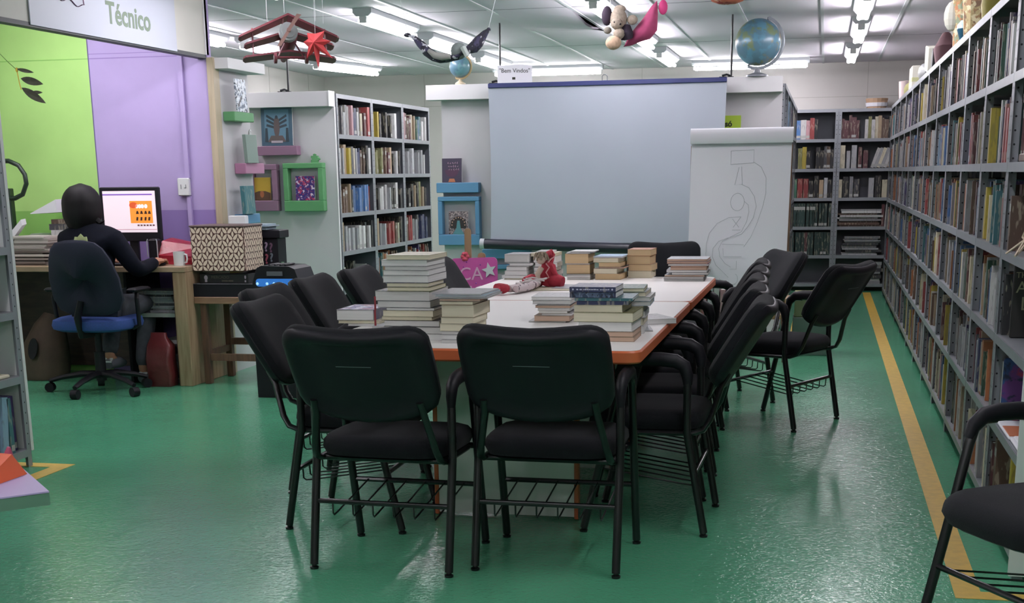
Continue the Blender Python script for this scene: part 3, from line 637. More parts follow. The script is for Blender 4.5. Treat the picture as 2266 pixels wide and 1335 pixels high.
# wide panel behind the projection screen
p3 = thing('display_partition', 'wide pale panel wall behind the projection screen', 'partition', (-1.70, 11.2, 0))
MB().box(-1.36, 1.355, 0, .03, 0, 1.92).build('board', M_panel, p3); MB().bbox(-1.46, 1.355, -.10, .04, 1.912, 2.027, .002).build('header_box', M_hdr, p3)
box_ledge('blue box ledge left of the projection screen', (-2.918, 11.199, 1.187), '-y', .355, .08, .085, M_lblue)
box_frame('blue box frame left of the projection screen above the pink board', (-2.914, 11.199, .768), .35, .388, .08, .036, .085, M_lblue)
box_ledge('blue box ledge half hidden below the screen case', (-2.52, 11.199, .66), '-y', .40, .075, .085, M_lblue)
box_frame('blue box frame half hidden behind the pink board', (-2.50, 11.199, .25), .35, .36, .08, .036, .085, M_lblue)
def titled(t, th):
    mb = MB(frame((0, -th-.001, 0), (1,0,0), (0,0,1), (0,-1,0))); q_ = random.Random(3)
    for i_ in range(3):
        for j_ in range(5): x = -.035+.019*j_+.004*i_; z = .15-.026*i_; mb.tube([(x,z,0),(x+q_.uniform(.003,.012),z+q_.uniform(.006,.014),0),(x+q_.uniform(.003,.012),z-q_.uniform(0,.006),0)], .0022, 4)
    mb.loft([[(.06*math.cos(a), .1+.06*math.sin(a), z) for a in [k*PI/8 for k in range(8, 17)]] for z in (-.0003,.0003)], 1); mb.add([(-.03,.003,0),(.03,.003,0),(.02,.03,0),(-.02,.03,0)], [(0,1,2,3)], 2)
    mb.build('printed_title', [mat('print_rose','#b594a6',.6), mat('print_plum','#4a2d44',.6), mat('print_orange','#b56e50',.6)], t)
display_book('dark purple book with pale title standing on the blue ledge', (-2.965, 11.14, 1.268), 0, .165, .19, mat('cover_plum', '#3b3347', .5), .018, titled)
def peacock(t, th):
    mb = MB(frame((0, -th-.001, 0), (1,0,0), (0,0,1), (0,-1,0)))
    mb.loft([[(.068*math.cos(a), .07+.075*math.sin(a), z) for a in [k*PI/10 for k in range(-1, 12)]] for z in (0,.0004)], 0)
    mb.add([(-.05,.0,.0008),(.05,.0,.0008),(.018,.05,.0008),(.01,.11,.0008),(-.01,.11,.0008),(-.018,.05,.0008)], [(0,1,2,3,4,5)], 1)
    for k in range(9): a = PI*k/8; mb.add([(.055*math.cos(a)+d*.006, .075+.06*math.sin(a)+e*.006, .001) for d, e in ((1,0),(0,1),(-1,0),(0,-1))], [(0,1,2,3)], 2)
    mb.build('printed_bird', [mat('print_ink','#241f1e',.6), mat('print_teal','#4c7f88',.6), mat('print_peach','#c29a86',.6)], t)
display_book('book with a fanned bird cover in the blue frame', (-2.92, 11.14, .854), 0, .165, .185, mat_cover('cover_mosaic', '#6f6468', ['#3a3236', '#a59694'], 60, .54), .012, peacock)
simple('picture_card', 'black card inside the half hidden blue frame', 'card', MB().box(-2.56, -2.40, 11.15, 11.155, .336, .52), mat_cover('cover_blackcard', '#131416', ['#7e7f83'], 40, .62))
simple('paper_sign', 'lime green paper sign reading só beside the projection screen', 'sign', MB().box(-.84, -.655, 11.194, 11.199, 1.652, 1.748).text('só', .06, frame((-.75, 11.1935, 1.685), (1,0,0), (0,0,1)), 1, .0006, 'CENTER', .002), [mat('lime_paper','#a9c53c',.6), mat('ink_black','#23261c',.7)])
# projection screen
ps = thing('projection_screen', 'grey-white projection screen hanging before the wide panel', 'screen', (-1.68, 10.98, 0))
M_scr = mat('screen_cloth', '#aab0bd', .75, var=.02, vscale=2)
mb = MB(); rows = 14; cols = 16; g = []
for i in range(rows+1):
    z = .79+(2.0-.79)*i/rows
    for j in range(cols+1):
        x = (-.935+1.86*j/cols); xl = x*(1+(.012*math.sin(PI*i/rows))*-1)
        g.append((xl, .006*math.sin(j*.8+i*.25)*(1-i/rows)*.9, z))
fs = [(i*(cols+1)+j, i*(cols+1)+j+1, (i+1)*(cols+1)+j+1, (i+1)*(cols+1)+j) for i in range(rows) for j in range(cols)]
mb.add(g, fs); mb.add([(a, b+.002, cc) for a, b, cc in g], [q[::-1] for q in fs]); mb.build('screen_cloth', M_scr, ps, True)
MB().bbox(-.935, .925, -.014, .012, 1.985, 2.02, .004).build('top_bar', mat('bar_blue','#2e3565',.4), ps)
MB().tube([(-.985,0,.785),(.86,0,.725)], .04, 12).build('roller_case', mat('case_black','#1a1c28',.35), ps, True)
MB().box(-.86,-.83,.012,.119,1.99,2.015).box(.80,.83,.012,.119,1.99,2.015).build('hanging_bracket', mat('hook_grey','#6a6d72',.4,metal=.6), ps)
MB().tube([(-1.02,0,.786),(-.985,0,.785)], .042, 12).build('end_cap', mat('cap_silver','#b9bcc2',.35), ps, True)
MB().tube([(-.03,-.0,2.02),(-.03,0,2.05),(-.02,0,2.062),(-.0,0,2.062),(.01,0,2.05),(.01,0,2.02)], .0035, 6).build('hook', mat('hook_grey','#6a6d72',.4,metal=.6), ps, True)
# thin rods from panel tops to the ceiling
for nm, x, y, z0, lb in (('rod_a', -2.55, 11.13, 2.028, 'thin black ceiling rod beside the welcome card'), ('rod_b', -.735, 11.13, 2.028, 'thin black ceiling rod beside the big globe'), ('rod_c', -4.27, 10.95, 1.995, 'thin black ceiling rod under the toy plane')):
    t = thing('ceiling_rod', lb, 'rod', (x, y, z0), 0, 'ceiling rods')
    MB().tube([(0,0,0),(0,0,ZC-z0-.0075)], .0085, 8).build('rod', mat('rod_black','#17191d',.35), t, True)
    MB().tube([(-.07,0,.012),(-.035,0,.02),(0,0,.008)], .009, 6).box(-.09,.02,-.012,.012,.0005,.006).build('bracket', mat('rod_black','#17191d',.35), t)
simple('welcome_card', 'white handwritten card reading Bem Vindos on the panel top', 'sign', MB().add([(-2.565,11.09,2.0285),(-2.285,11.09,2.0285),(-2.285,11.09,2.155),(-2.375,11.09,2.165),(-2.565,11.09,2.16)]+[(-2.565,11.095,2.0285),(-2.285,11.095,2.0285),(-2.285,11.095,2.155),(-2.375,11.095,2.165),(-2.565,11.095,2.16)], [(0,1,2,3,4),(9,8,7,6,5),(1,0,5,6),(2,1,6,7),(3,2,7,8),(4,3,8,9),(0,4,9,5)]).text('"Bem Vindos"', .045, frame((-2.425, 11.0893, 2.118), (1,0,-.02), (0,0,1), (0,-1,0)), 1, .0005).box(-2.445,-2.42,11.0885,11.09,2.052,2.07,1), [M_paper, mat('ink_black','#23261c',.7)])
# ------------------------------------------------------------------ reading tables
def reading_table(label, y0, y1, legs):
    t = thing('reading_table', label, 'table', (-1.185, (y0+y1)/2, 0), 0, 'reading tables'); w, d = .605, (y1-y0)/2-.002
    out = rrect(-w, w, -d, d, .05, 5); inn = rrect(-w+.006, w-.006, -d+.006, d-.006, .045, 5)
    mb = MB(); mb.loft([[(a,b,.7455) for a,b in inn], [(a,b,.7445) for a,b in inn]], 0); mb.build('table_top', M_tabletop, t)
    mb = MB(); mb.loft([[(a,b,.700) for a,b in inn], [(a,b,.706) for a,b in out], [(a,b,.738) for a,b in out], [(a,b,.7444) for a,b in inn]]); mb.build('edge_band', M_edge, t, 40)
    for ly in legs:
        y = ly-(y0+y1)/2
        p = MB().box(-.275, .275, y, y+.03, .012, .70).build('leg_panel', mat('leg_panel_grey','#e6e5e2',.5), t)
        for s_ in (-1, 1): MB().bbox(min(s_*.275, s_*.293), max(s_*.275, s_*.293), y-.004, y+.034, .002, .70, .003).build('panel_edge', M_edge, p)
    MB().box(-.02, .02, legs[0]+.03-(y0+y1)/2, legs[1]-(y0+y1)/2, .60, .70).build('rail', mat('leg_panel_grey','#e6e5e2',.5), t)
    return t
reading_table('white reading table with orange edge, nearer one of the pair', 4.57, 6.415, (5.17, 6.10))
reading_table('white reading table with orange edge, farther one by the flip chart', 6.42, 7.97, (6.67, 7.255))
# ------------------------------------------------------------------ chairs
def chair_meshes():
    P = {}
    o = [(0,0),(.08,.003),(.15,.012),(.20,.028),(.232,.05),(.246,.085),(.249,.17),(.249,.26)]
    o += [(.177+.072*math.cos(a), .292+.072*math.sin(a)) for a in [k*PI/12 for k in range(1,7)]] + [(.08,.3635)]
    out = o + [(0,.3615)] + [(-a, b) for a, b in o[1:]][::-1]
    up = Vector((0,-.53,.848)); nf = Vector((0,.848,.53))       # up along the back, forward normal
    def pt(u_, v, dd): return tuple(Vector((u_, -.035, .535)) + up*v + nf*(dd+.035*(u_/.245)**2))
    def ring(sc, dd): return [pt(a*sc, .19+(b-.19)*sc, dd) for a, b in out]
    P['backrest'] = MB().loft([ring(.985,.004), ring(1.0,.016), ring(.985,.035), ring(.9,.052), ring(.7,.06), ring(.35,.064), ring(.05,.065)]).mesh('backrest', M_fabric, True)
    P['back_shell'] = MB().loft([ring(.05,-.016), ring(.5,-.016), ring(.80,-.014), ring(.82,-.018), ring(.92,-.018), ring(.985,-.010), ring(1.004,.006), ring(.98,.012)]).add([pt(a,b,-.0185) for a,b in ((-.06,.245),(.06,.245),(.06,.2475),(-.06,.2475))], [(3,2,1,0)], 1).mesh('back_shell', [M_black, mat('slot_line','#777a80',.5)], 50)
    ss = []
    for k in range(28):
        a = 2*PI*k/28; ca, sa = math.cos(a), math.sin(a); q = .42
        ss.append((math.copysign(abs(ca)**q, ca)*.235, math.copysign(abs(sa)**q, sa)*.225))
    def sring(sc, z): return [(a*sc, .235+b*sc, z-.022*max(0, (b*sc/.225))**3) for a, b in ss]
    P['seat'] = MB().loft([sring(.80,.392), sring(.95,.40), sring(1.0,.425), sring(.985,.447), sring(.93,.462), sring(.8,.470), sring(.4,.472), sring(.05,.472)]).mesh('seat', M_fabric, True)
    P['seat_pan'] = MB().loft([sring(.7,.382), sring(.86,.384), sring(.9,.392), sring(.8,.3935)]).mesh('seat_pan', M_black, True)
    R_ = .0145
    for s_, nm in ((-1,'L'), (1,'R')):
        x = s_*.246
        P['rear_leg'+nm] = MB().tube([(x,0,.016),(x,.058,.33),(x,.069,.39),(x,.071,.46),(x,.071,.60),(x,.082,.632),(x,.112,.648)], R_, 10).lathe([(0,.0),(.015,.0),(.016,.008),(.009,.012),(.009,.03),(0,.03)], 10, M=Matrix.Translation((x,.0,0))).mesh('leg', M_tube, True)
        P['front_leg'+nm] = MB().tube([(x,.455,.016),(x,.372,.36),(x,.322,.58),(x,.308,.622),(x,.278,.646),(x,.24,.648)], R_, 10).lathe([(0,.0),(.015,.0),(.016,.008),(.009,.012),(.009,.03),(0,.03)], 10, M=Matrix.Translation((x,.456,0))).mesh('leg', M_tube, True)
        mb = MB(); pts = [(x,.0705,.572),(x,.072,.606),(x,.084,.640),(x,.115,.658),(x,.17,.664),(x,.23,.664),(x,.28,.658),(x,.312,.632),(x,.325,.596)]
        mb.tube(pts, [.017,.022,.025,.026,.026,.026,.025,.022,.017], 12, flat=.8); P['armrest'+nm] = mb.mesh('armrest', M_black, True)
        P['back_support'+nm] = MB().tube([(s_*.185,-.075,.61),(s_*.19,-.048,.56),(s_*.215,-.012,.44),(s_*.222,.012,.402),(s_*.222,.05,.388),(s_*.22,.33,.386)], .0135, 8, flat=.8).mesh('back_support', M_tube, True)
    for y, nm in ((.0705,'A'),(.365,'B')): P['seat_rail'+nm] = MB().tube([(-.246,y,.386),(.246,y,.386)], .011, 8).mesh('seat_rail', M_tube, True)
    P['stretcherA'] = MB().tube([(-.246,.041,.235),(.246,.041,.235)], .0095, 8).mesh('stretcher', M_tube, True)
    P['stretcherB'] = MB().tube([(-.246,.404,.235),(.246,.404,.235)], .0095, 8).mesh('stretcher', M_tube, True)
    mb = MB()
    for k in range(6):
        x = -.185+.074*k; mb.tube([(x,.404,.238),(x,.09,.188),(x,.055,.184),(x,.045,.192),(x,.043,.238)], .0032, 5)
    P['book_basket'] = mb.mesh('book_basket', M_tube)
    return P
CP = chair_meshes()
def chair(label, rear_a, rear_b):
    """rear_a, rear_b: left and right rear feet seen from behind"""
    a, b = Vector(rear_a), Vector(rear_b); m_ = (a+b)/2; d = b-a
    t = thing('armchair', label, 'chair', (m_.x, m_.y, 0), math.atan2(d.y, d.x), 'black library armchairs')
    for k, me in CP.items():
        nm = k.rstrip('LRAB').replace('rear_leg', 'leg').replace('front_leg', 'leg'); link(nm, me, t)
    return t
chair('black armchair seen from behind at the near table end, beside the tall book stack', (-1.683,4.335), (-1.192,4.315))
chair('black armchair seen from behind at the near table end by the orange table corner', (-1.127,4.414), (-.630,4.403))
for n, (x, y) in enumerate(((-.388,4.99),(-.44,5.577),(-.47,6.15),(-.484,6.722),(-.50,7.325))):
    chair('black armchair pushed in along the aisle side of the tables, %s from the near end' % nth(n), (x, y), (x+.008, y+.50))
for n, (x, y) in enumerate(((-1.98,5.345),(-2.20,5.93),(-2.22,6.55),(-2.20,7.17),(-1.97,7.92))):
    chair('black armchair along the desk side of the tables, %s from the near end' % nth(n), (x, y), (x+.005, y-.51))
chair('black armchair standing askew in the aisle, back to the long bookcase', (-.105,7.211), (.118,7.652))
chair('black armchair beside the flip chart turned towards the tables', (-.245,8.149), (-.466,8.592))
chair('black armchair at the far table end facing the viewer', (-.80,9.40), (-1.29,9.37))
chair('black armchair cut by the picture edge beside the bookcase end', (.953,3.69), (.702,4.112))
# ------------------------------------------------------------------ stacked books on the tables
TZ = .7456
def flat_book(label, x, y, z, w, d, t_, cover, page, spine='back', rz=0, group='stacked books on the tables', text=None):
    """book lying flat; near-left corner frame: centre at x,y"""
    th = thing('book', label, 'book', (x, y, z), rz, group); b = min(.0009, t_*.1); i = .003
    mb = MB(); X, Y = w/2, d/2
    mb.box(-X, X, -Y, Y, 0, b).box(-X, X, -Y, Y, t_-b, t_)
    if spine == 'back': mb.box(-X, X, Y-b, Y, b, t_-b)
    elif spine == 'front': mb.box(-X, X, -Y, -Y+b, b, t_-b)
    elif spine == 'left': mb.box(-X, -X+b, -Y, Y, b, t_-b)
    else: mb.box(X-b, X, -Y, Y, b, t_-b)
    mb.build('cover', cover if not isinstance(cover, str) else mat_book(cover), th)
    f_ = [-X+i*.6, X-i*.6, -Y+i*.6, Y-i*.6]
    if spine == 'back': f_[3] = Y-b
    elif spine == 'front': f_[2] = -Y+b
    elif spine == 'left': f_[0] = -X+b
    else: f_[1] = X-b
    MB().box(f_[0], f_[1], f_[2], f_[3], b+.0002, t_-b-.0002).build('pages', page, th)
    if text: text(th, X, Y, t_)
    return th
W_, C_, T_, G_, P_ = M_pw, M_pc, M_pt, M_pg, M_pp
def stack(where, x0, x1, yn, depth, rows, rz=0, seed=1, z=TZ):
    """rows from the bottom: (thickness, cover, page, dx, grow, spine)"""
    q = random.Random(seed); n = len(rows)
    for k, r_ in enumerate(rows):
        t_, cv, pg = r_[:3]; dx = r_[3] if len(r_) > 3 else q.uniform(-.006, .006); gr = r_[4] if len(r_) > 4 else 0; sp = r_[5] if len(r_) > 5 else 'back'
        w = (x1-x0)+gr; d = depth+gr*.8+q.uniform(-.012, .012)
        tx = r_[6] if len(r_) > 6 else None
        pn = {W_:'white',C_:'cream',T_:'tan',G_:'grey',P_:'pinkish'}[pg]
        flat_book(('%s-edged book, topmost of %s' % (pn, where)) if k == n-1 else ('%s-edged book, %s from the top of %s' % (pn, nth(n-1-k), where)), (x0+x1)/2+dx, yn+d/2+q.uniform(-.004,.004), z, w, d, t_-.0004, cv, pg, sp, rz+q.uniform(-.03,.03), 'books in '+where, tx)
        z += t_
    return z
stack('the tall stack at the near table', -1.540, -1.377, 4.80, .215, [(.022,'w',W_,.03,.06),(.026,'k',G_,.03,.07),(.022,'c',G_,.02,.05),(.014,'l',C_,.0,.03),(.022,'e',C_,.005,.03),(.010,'c',W_,.012,.02),(.024,'h',G_,-.01,.04),(.036,'f',G_,-.015,.045),(.014,'l',C_,.01,.0),(.015,'a',C_,.004,-.005),(.027,'c',W_,0,.01),(.018,'w',W_,.0,.01),(.0145,'h',G_,.004,-.004),(.023,'w',W_,-.004,.012),(.0165,'e',C_,.012,.0)], -.03, 3)
simple('ribbon', 'dark red ribbon marker hanging from the tall stack', 'ribbon', MB().box(-1.570, -1.563, 4.762, 4.7635, .855, .905).box(-1.571, -1.564, 4.760, 4.7615, .80, .856), mat('ribbon_red','#7a2228',.6))
def blockprint(cols, top=True):
    def f_(th, X, Y, t_):
        mb = MB(); mb.add([(-X*.9,-Y*.85,t_+.0003),(X*.9,-Y*.85,t_+.0003),(X*.9,Y*.85,t_+.0003),(-X*.9,Y*.85,t_+.0003)], [(0,1,2,3)]); mb.build('cover_print', mat_cover('print_'+cols[0][1:], cols[0], cols[1:], 18, .54), th)
    return f_
stack('the low pile beside the tall stack', -1.89, -1.735, 5.24, .23, [(.010,'w',W_,.06,.02),(.012,'e',C_,.02,.02),(.042,'a',W_,0,0,'right',blockprint(['#5a5688','#8a5a72','#c4c2d2']))], .0, 4)
flat_book('open grey magazine slipping from the low pile beside the tall stack', -1.63, 5.30, TZ, .20, .27, .009, 'h', G_, 'back', .12)
stack('the tan stack near the table front', -1.308, -1.188, 4.715, .20, [(.0125,'w',G_,0,.004),(.018,'w',W_),(.0125,'h',G_),(.026,'e',C_),(.023,'e',C_),(.044,'t',C_,.004),(.013,'t',C_,-.002,.004),(.009,'c',P_,.01,.03),(.006,'h',G_,.02,.06),(.006,'s',W_,.01,.06),(.005,'h',W_,.0,.06)], -.02, 5)
stack('the low stack amid the near table', -1.118, -.985, 5.44, .20, [(.006,'w',W_,-.02,.02),(.022,'t',P_,0,.012),(.010,'w',W_,.02,-.01),(.009,'e',W_,.004,-.015),(.012,'w',G_,.008,0),(.009,'t',P_,.004,.01),(.005,'k',G_,.006,0),(.016,'h',G_,0,.025),(.014,'w',W_,-.004,.03)], .03, 6)
def spine_text(txt):
    def f_(th, X, Y, t_):
        q_ = random.Random(txt); mb = MB(); x = -X*.7
        while x < X*.68: w_ = q_.uniform(.003, .009); mb.box(x, x+w_, -Y-.0006, -Y-.0001, t_*.38, t_*q_.uniform(.55, .64)); x += w_+q_.choice([.0015, .0015, .005])
        mb.ell((-X*.85,-Y,t_/2), t_*.2,.001,t_*.2,8,4).ell((X*.85,-Y,t_/2), t_*.2,.001,t_*.2,8,4).build('spine_lettering', mat('spine_white','#b9bccc',.6), th)
    return f_
def spine_photo(th, X, Y, t_):
    MB().add([(-X*.92,-Y-.0004,t_*.08),(X*.92,-Y-.0004,t_*.08),(X*.92,-Y-.0004,t_*.92),(-X*.92,-Y-.0004,t_*.92)], [(0,1,2,3)]).build('spine_picture', mat_cover('spine_photo','#2c3e58',['#6f8096','#1b2234','#51607a'],45,.52), th)
stack('the stack with blue spines near the table corner', -.86, -.665, 4.83, .22, [(.017,'t',P_,.035,-.01),(.019,'t',P_,.03,-.005),(.033,'w',W_,.025,.0),(.034,'l',C_,.02,.02),(.026,'e',C_,.0,-.02),(.014,'a',G_,.012,-.01,'front'),(.010,'d',W_,.015,.01,'front'),(.021,'a',W_,-.02,-.03,'front',spine_photo),(.018,'a',W_,-.02,-.03,'front',spine_text(5))], .0, 7)
stack('the pale stack behind the blue spines', -.77, -.635, 5.09, .20, [(.03,'w',W_),(.028,'e',C_),(.024,'h',G_),(.02,'e',C_),(.018,'s',G_,.01,.02),(.016,'w',G_,.01,.02),(.017,'h',C_,.0,.01),(.014,'v',C_,-.005,0)], .05, 8)
flat_book('white book lying skewed by the orange table edge', -.665, 5.52, TZ, .15, .21, .02, 'w', W_, 'back', .5)
flat_book('grey pamphlet lying flat by the orange table edge', -.69, 5.25, TZ, .13, .2, .004, 'h', G_, 'back', .2)
# far row
stack('the white stack ending the far row', -1.76, -1.63, 7.70, .20, [(.008,'e',C_,.05,.09),(.016,'w',W_,0,.02),(.026,'w',W_),(.022,'w',W_,.01,-.01),(.007,'h',G_,.02),(.013,'w',W_,.035,.0),(.005,'h',G_,.02),(.046,'h',G_,.012,.01)], -.02, 9)
stack('the white-capped stack in the far row', -1.595, -1.465, 7.74, .19, [(.020,'k',G_),(.026,'w',W_),(.022,'k',W_),(.026,'w',W_),(.034,'w',W_),(.018,'e',C_,-.01,.01),(.011,'w',W_,-.005,-.04)], 0, 10)
stack('the two-block tan stack in the far row', -1.40, -1.265, 7.72, .19, [(.013,'e',W_),(.013,'w',W_),(.006,'k',G_),(.052,'t',T_,-.004),(.006,'w',W_),(.054,'t',T_,-.008),(.008,'h',G_,.0),(.006,'w',G_,.02)], 0, 11)
stack('the mixed tan stack in the far row', -1.235, -1.09, 7.72, .21, [(.034,'t',T_,.0),(.028,'e',C_,-.012,-.01),(.009,'n',P_,.02),(.024,'t',T_,.01,-.02),(.026,'y',C_,-.008,.0),(.009,'s',G_,.0,.02)], -.06, 12)
stack('the orange-tan stack closing the far row', -1.07, -.935, 7.86, .20, [(.040,'e',C_),(.036,'t',T_,.004),(.048,'o',T_,-.006),(.036,'o',T_,-.002)], -.03, 13)
stack('the magazine pile at the far table corner', -.835, -.615, 7.64, .27, [(.012,'h',G_,-.012,0,'back'),(.012,'c',G_,-.01),(.010,'h',P_,-.006),(.014,'k',G_,.02,-.02),(.012,'h',W_,.0),(.014,'t',P_,.012,-.02),(.008,'o',P_,.015,-.02),(.012,'m',G_,.01),(.012,'i',P_,.008),(.014,'h',P_,.005)], .02, 14)
flat_book('thin grey book lying flat in front of the far row', -1.25, 7.16, TZ, .20, .26, .008, 'h', G_, 'back', -.1)
flat_book('cream magazine under the rag doll', -1.37, 7.08, TZ, .20, .24, .005, 'e', C_, 'back', .15)
# ------------------------------------------------------------------ rag doll
dl = thing('rag_doll', 'rag doll in a red dress slumped on the far table', 'doll', (-1.42, 7.19, TZ+.0055))
M_red = mat('doll_red', '#a02838', .85, var=.15, vscale=60); M_strp = mat_cover('doll_stripe', '#cdbfc0', ['#4a3c44'], 30, .58, .9); M_skin2 = mat('doll_skin', '#c9b7a6', .85)
MB().tube([(0,.02,.005),(.01,.02,.05),(.015,.015,.10),(.0,.0,.125)], [.06,.055,.04,.02], 12).build('dress', M_red, dl, True)
MB().tube([(.02,0,.03),(.06,-.02,.03),(.10,-.03,.022)], [.03,.038,.03], 10).tube([(-.02,-.01,.03),(-.06,-.05,.032),(-.085,-.09,.025)], [.03,.036,.03], 10).build('trousers', M_red, dl, True)
MB().ell((-.018,-.02,.145), .027, .027, .03, 14, 9).build('head', M_skin2, dl, True)
mb = MB(); q = random.Random(5)
for k in range(34):
    a = q.uniform(0, 2*PI); e = q.uniform(.1, 1.3); p0 = Vector((-.018+.026*math.cos(a)*math.cos(e), -.02+.026*math.sin(a)*math.cos(e), .147+.028*math.sin(e)))
    mb.tube([p0, p0+Vector((.01*math.cos(a), .01*math.sin(a), .004)), p0+Vector((.018*math.cos(a), .016*math.sin(a), -.016))], .0045, 5)
mb.build('yarn_hair', mat('yarn','#8d806e',.95), dl)
mb = MB(); mb.tube([(0,.01,.15),(.022,.02,.165),(.03,.03,.185),(.035,.03,.165),(.02,.02,.12)], [.02,.022,.006,.015,.02], 8); mb.build('hood', M_red, dl, True)
for k, pts in enumerate(([(-.01,-.04,.10),(-.03,-.05,.065),(-.025,-.07,.02)], [(.03,.0,.10),(.05,-.02,.075),(.07,-.03,.05)])): MB().tube(pts, [.016,.015,.012], 8).ell(pts[-1], .012,.012,.012,8,6).build('arm', M_skin2 if k == 0 else M_red, dl, True)
for pts in ([(-.06,-.09,.022),(-.07,-.2,.022),(-.065,-.33,.02),(-.10,-.43,.02)], [(-.03,-.07,.022),(-.02,-.2,.022),(-.035,-.34,.02),(-.06,-.45,.02)]): 
    MB().tube(pts, [.022,.02,.02,.018], 10).build('leg', M_strp, dl, True); 
for x, y in ((-.125,-.46),(-.105,-.49)): MB().tube([(x,y+.03,.026),(x-.012,y-.01,.026),(x-.03,y-.03,.03)], [.02,.026,.02], 10).build('shoe', M_red, dl, True)
mb = MB()
for k in range(5):
    pts = [Vector((-.05+.012*math.sin(i*1.1+k), -.12-.05*k+.01*i, .045+.008*math.sin(i*1.3+k))) + Vector((.022*i-.03, 0, 0)) for i in range(6)]; mb.tube(pts, .004, 5)
mb.build('frill', mat('frill_white','#cfc8c6',.9), dl)
mb = MB(); mb.tube([(.012,-.035,.12),(.03,-.04,.10),(.015,-.05,.075),(.03,-.05,.05),(-.01,-.06,.03)], .004, 5).tube([(.03,.03,.175),(.045,.02,.15),(.03,.0,.14),(.02,-.02,.125)], .004, 5).build('trim_braid', mat('braid_pink','#cf9a98',.8), dl)
# ------------------------------------------------------------------ flip chart
fc = thing('flip_chart', 'paper flip chart with pencil drawn shapes on a wooden easel', 'flip chart', (-.556, 9.75, -.062)); fc.scale = (1.048, 1.0, 1.048)
M_pencil = mat('pencil_line', '#a5a7ad', .7)
MB().box(-.335, .32, .035, .05, .62, 1.49).build('back_board', mat_wood('board_wood','#8a6a52','#6f523f',(4,4,.8)), fc)
mb = MB(); g = []
for i in range(13):
    z = .58+(1.555-.58)*i/12
    for j in range(9): x = -.33+.645*j/8; g.append((x-(.012*(1-i/12)), .026-.01*math.sin(PI*j/8)*(1-i/12)-.02*(1-i/12)**3, z))
fs = [(i*9+j, i*9+j+1, (i+1)*9+j+1, (i+1)*9+j) for i in range(12) for j in range(8)]; mb.add(g, fs); mb.add([(a,b+.006,cc) for a,b,cc in g], [q_[::-1] for q_ in fs]); SH = mb.build('paper_pad', M_paper, fc, True)
mb = MB(); prof = [(.03,1.57),(.02,1.592),(.0,1.598),(-.02,1.588),(-.028,1.56),(-.026,1.52),(-.016,1.503),(-.004,1.508)]
mb.loft([[(x,y,z) for y,z in prof]+[(x,y+.002,z-.002) for y,z in prof[::-1]] for x in (-.335,-.11,.1,.322)]); mb.build('turned_sheet', M_paper, fc, 60)
mb = MB()
def sk(px):   # pencil strokes on the sheet: (u 0..1 across, v 0..1 down)
    pts = [(-.318+.615*u_ -.008*v, .0045-.01*math.sin(PI*(.02+.95*u_))*v-.02*v**3+.009, 1.50-.90*v) for u_, v in px]; mb.tube([(a,b+.0115*(1-0) if False else b+.012*(1-v_[1])-.002, cc) for (a,b,cc), v_ in zip(pts, px)], .0011, 4)
def arc(cx, cy, rx, ry, a0, a1, n=14): return [(cx+rx*math.cos(math.radians(a0+(a1-a0)*k/n)), cy+ry*math.sin(math.radians(a0+(a1-a0)*k/n))) for k in range(n+1)]
sk([(.40,.05),(.64,.045),(.64,.135),(.40,.145),(.40,.05)]); sk([(.49,.165),(.45,.29),(.53,.285),(.515,.16)])
sk(arc(.485,.41,.072,.062,0,360,20)); sk([(.64,.13),(.72,.165),(.775,.24),(.78,.35),(.75,.45),(.70,.56),(.64,.66),(.57,.73)])
sk([(.52,.285),(.60,.31),(.66,.37),(.685,.44),(.66,.52),(.60,.59),(.54,.64),(.40,.665),(.30,.69),(.245,.74),(.24,.80),(.28,.86),(.36,.91),(.42,.95)])
sk([(.555,.405),(.60,.43),(.61,.48),(.59,.55),(.54,.62),(.42,.66),(.34,.69),(.305,.74),(.32,.80),(.38,.85),(.44,.875)])
sk([(.53,.515),(.40,.52),(.28,.56),(.20,.63),(.17,.71),(.17,.79),(.20,.87)]); sk([(.44,.53),(.51,.59)]); sk([(.53,.515),(.45,.59)]); sk([(.44,.61),(.53,.61)])
sk([(.34,.71),(.57,.715)]); sk([(.35,.74),(.36,.80),(.55,.80)]); sk([(.43,.89),(.50,.89),(.50,.83)]); sk(arc(.47,.96,.05,.04,-60,160)); sk([(.32,.96),(.42,1.0),(.5,1.0)])
mb.build('pencil_drawing', M_pencil, fc)
for s_ in (-1, 1): MB().tube([(s_*.24,.07,1.45),(s_*.31,.10,.074)], .014, 8).build('leg', M_woodbrown, fc)
MB().tube([(0,.07,1.40),(0,.30,.074)], .014, 8).build('leg', M_woodbrown, fc)
# low things behind the tables
ls = thing('low_wooden_rack', 'low light wooden rack of upright folders behind the flip chart chairs', 'rack', (-.47, 10.45, 0))
M_tan2 = mat_wood('tan_wood','#a98a68','#8f7050',(10,10,1.5))
MB().box(-.40,.22,-.15,.15,.27,.30).build('shelf', M_tan2, ls); MB().box(-.40,.22,-.15,.15,.05,.08).build('shelf', M_tan2, ls)
for s_ in (-.42,.22): MB().box(s_,s_+.03,-.16,.16,0,.42).build('side_board', M_tan2, ls)
for k, key in enumerate('ihwiphwimhwk'):
    mb = MB(); book_geo(mb, -.018, .036, 0, .2, 0, .18+.015*(k%3), 0, 1, 2); o = mb.build('folder', [mat_book(key), M_pw, M_label]); o.location = (-.47-.37+.046*k, 10.33, .3006); tag(o, '%s folder in the low wooden rack, %s from the table side' % (PAL[key][0], nth(k)), 'folder', 'folders in the low rack')
gc = thing('storage_crate', 'olive green lidded crate on the floor near the yellow line', 'crate', (-.05, 10.5, .0)); M_ol = mat('crate_olive','#5f6a4a',.55)
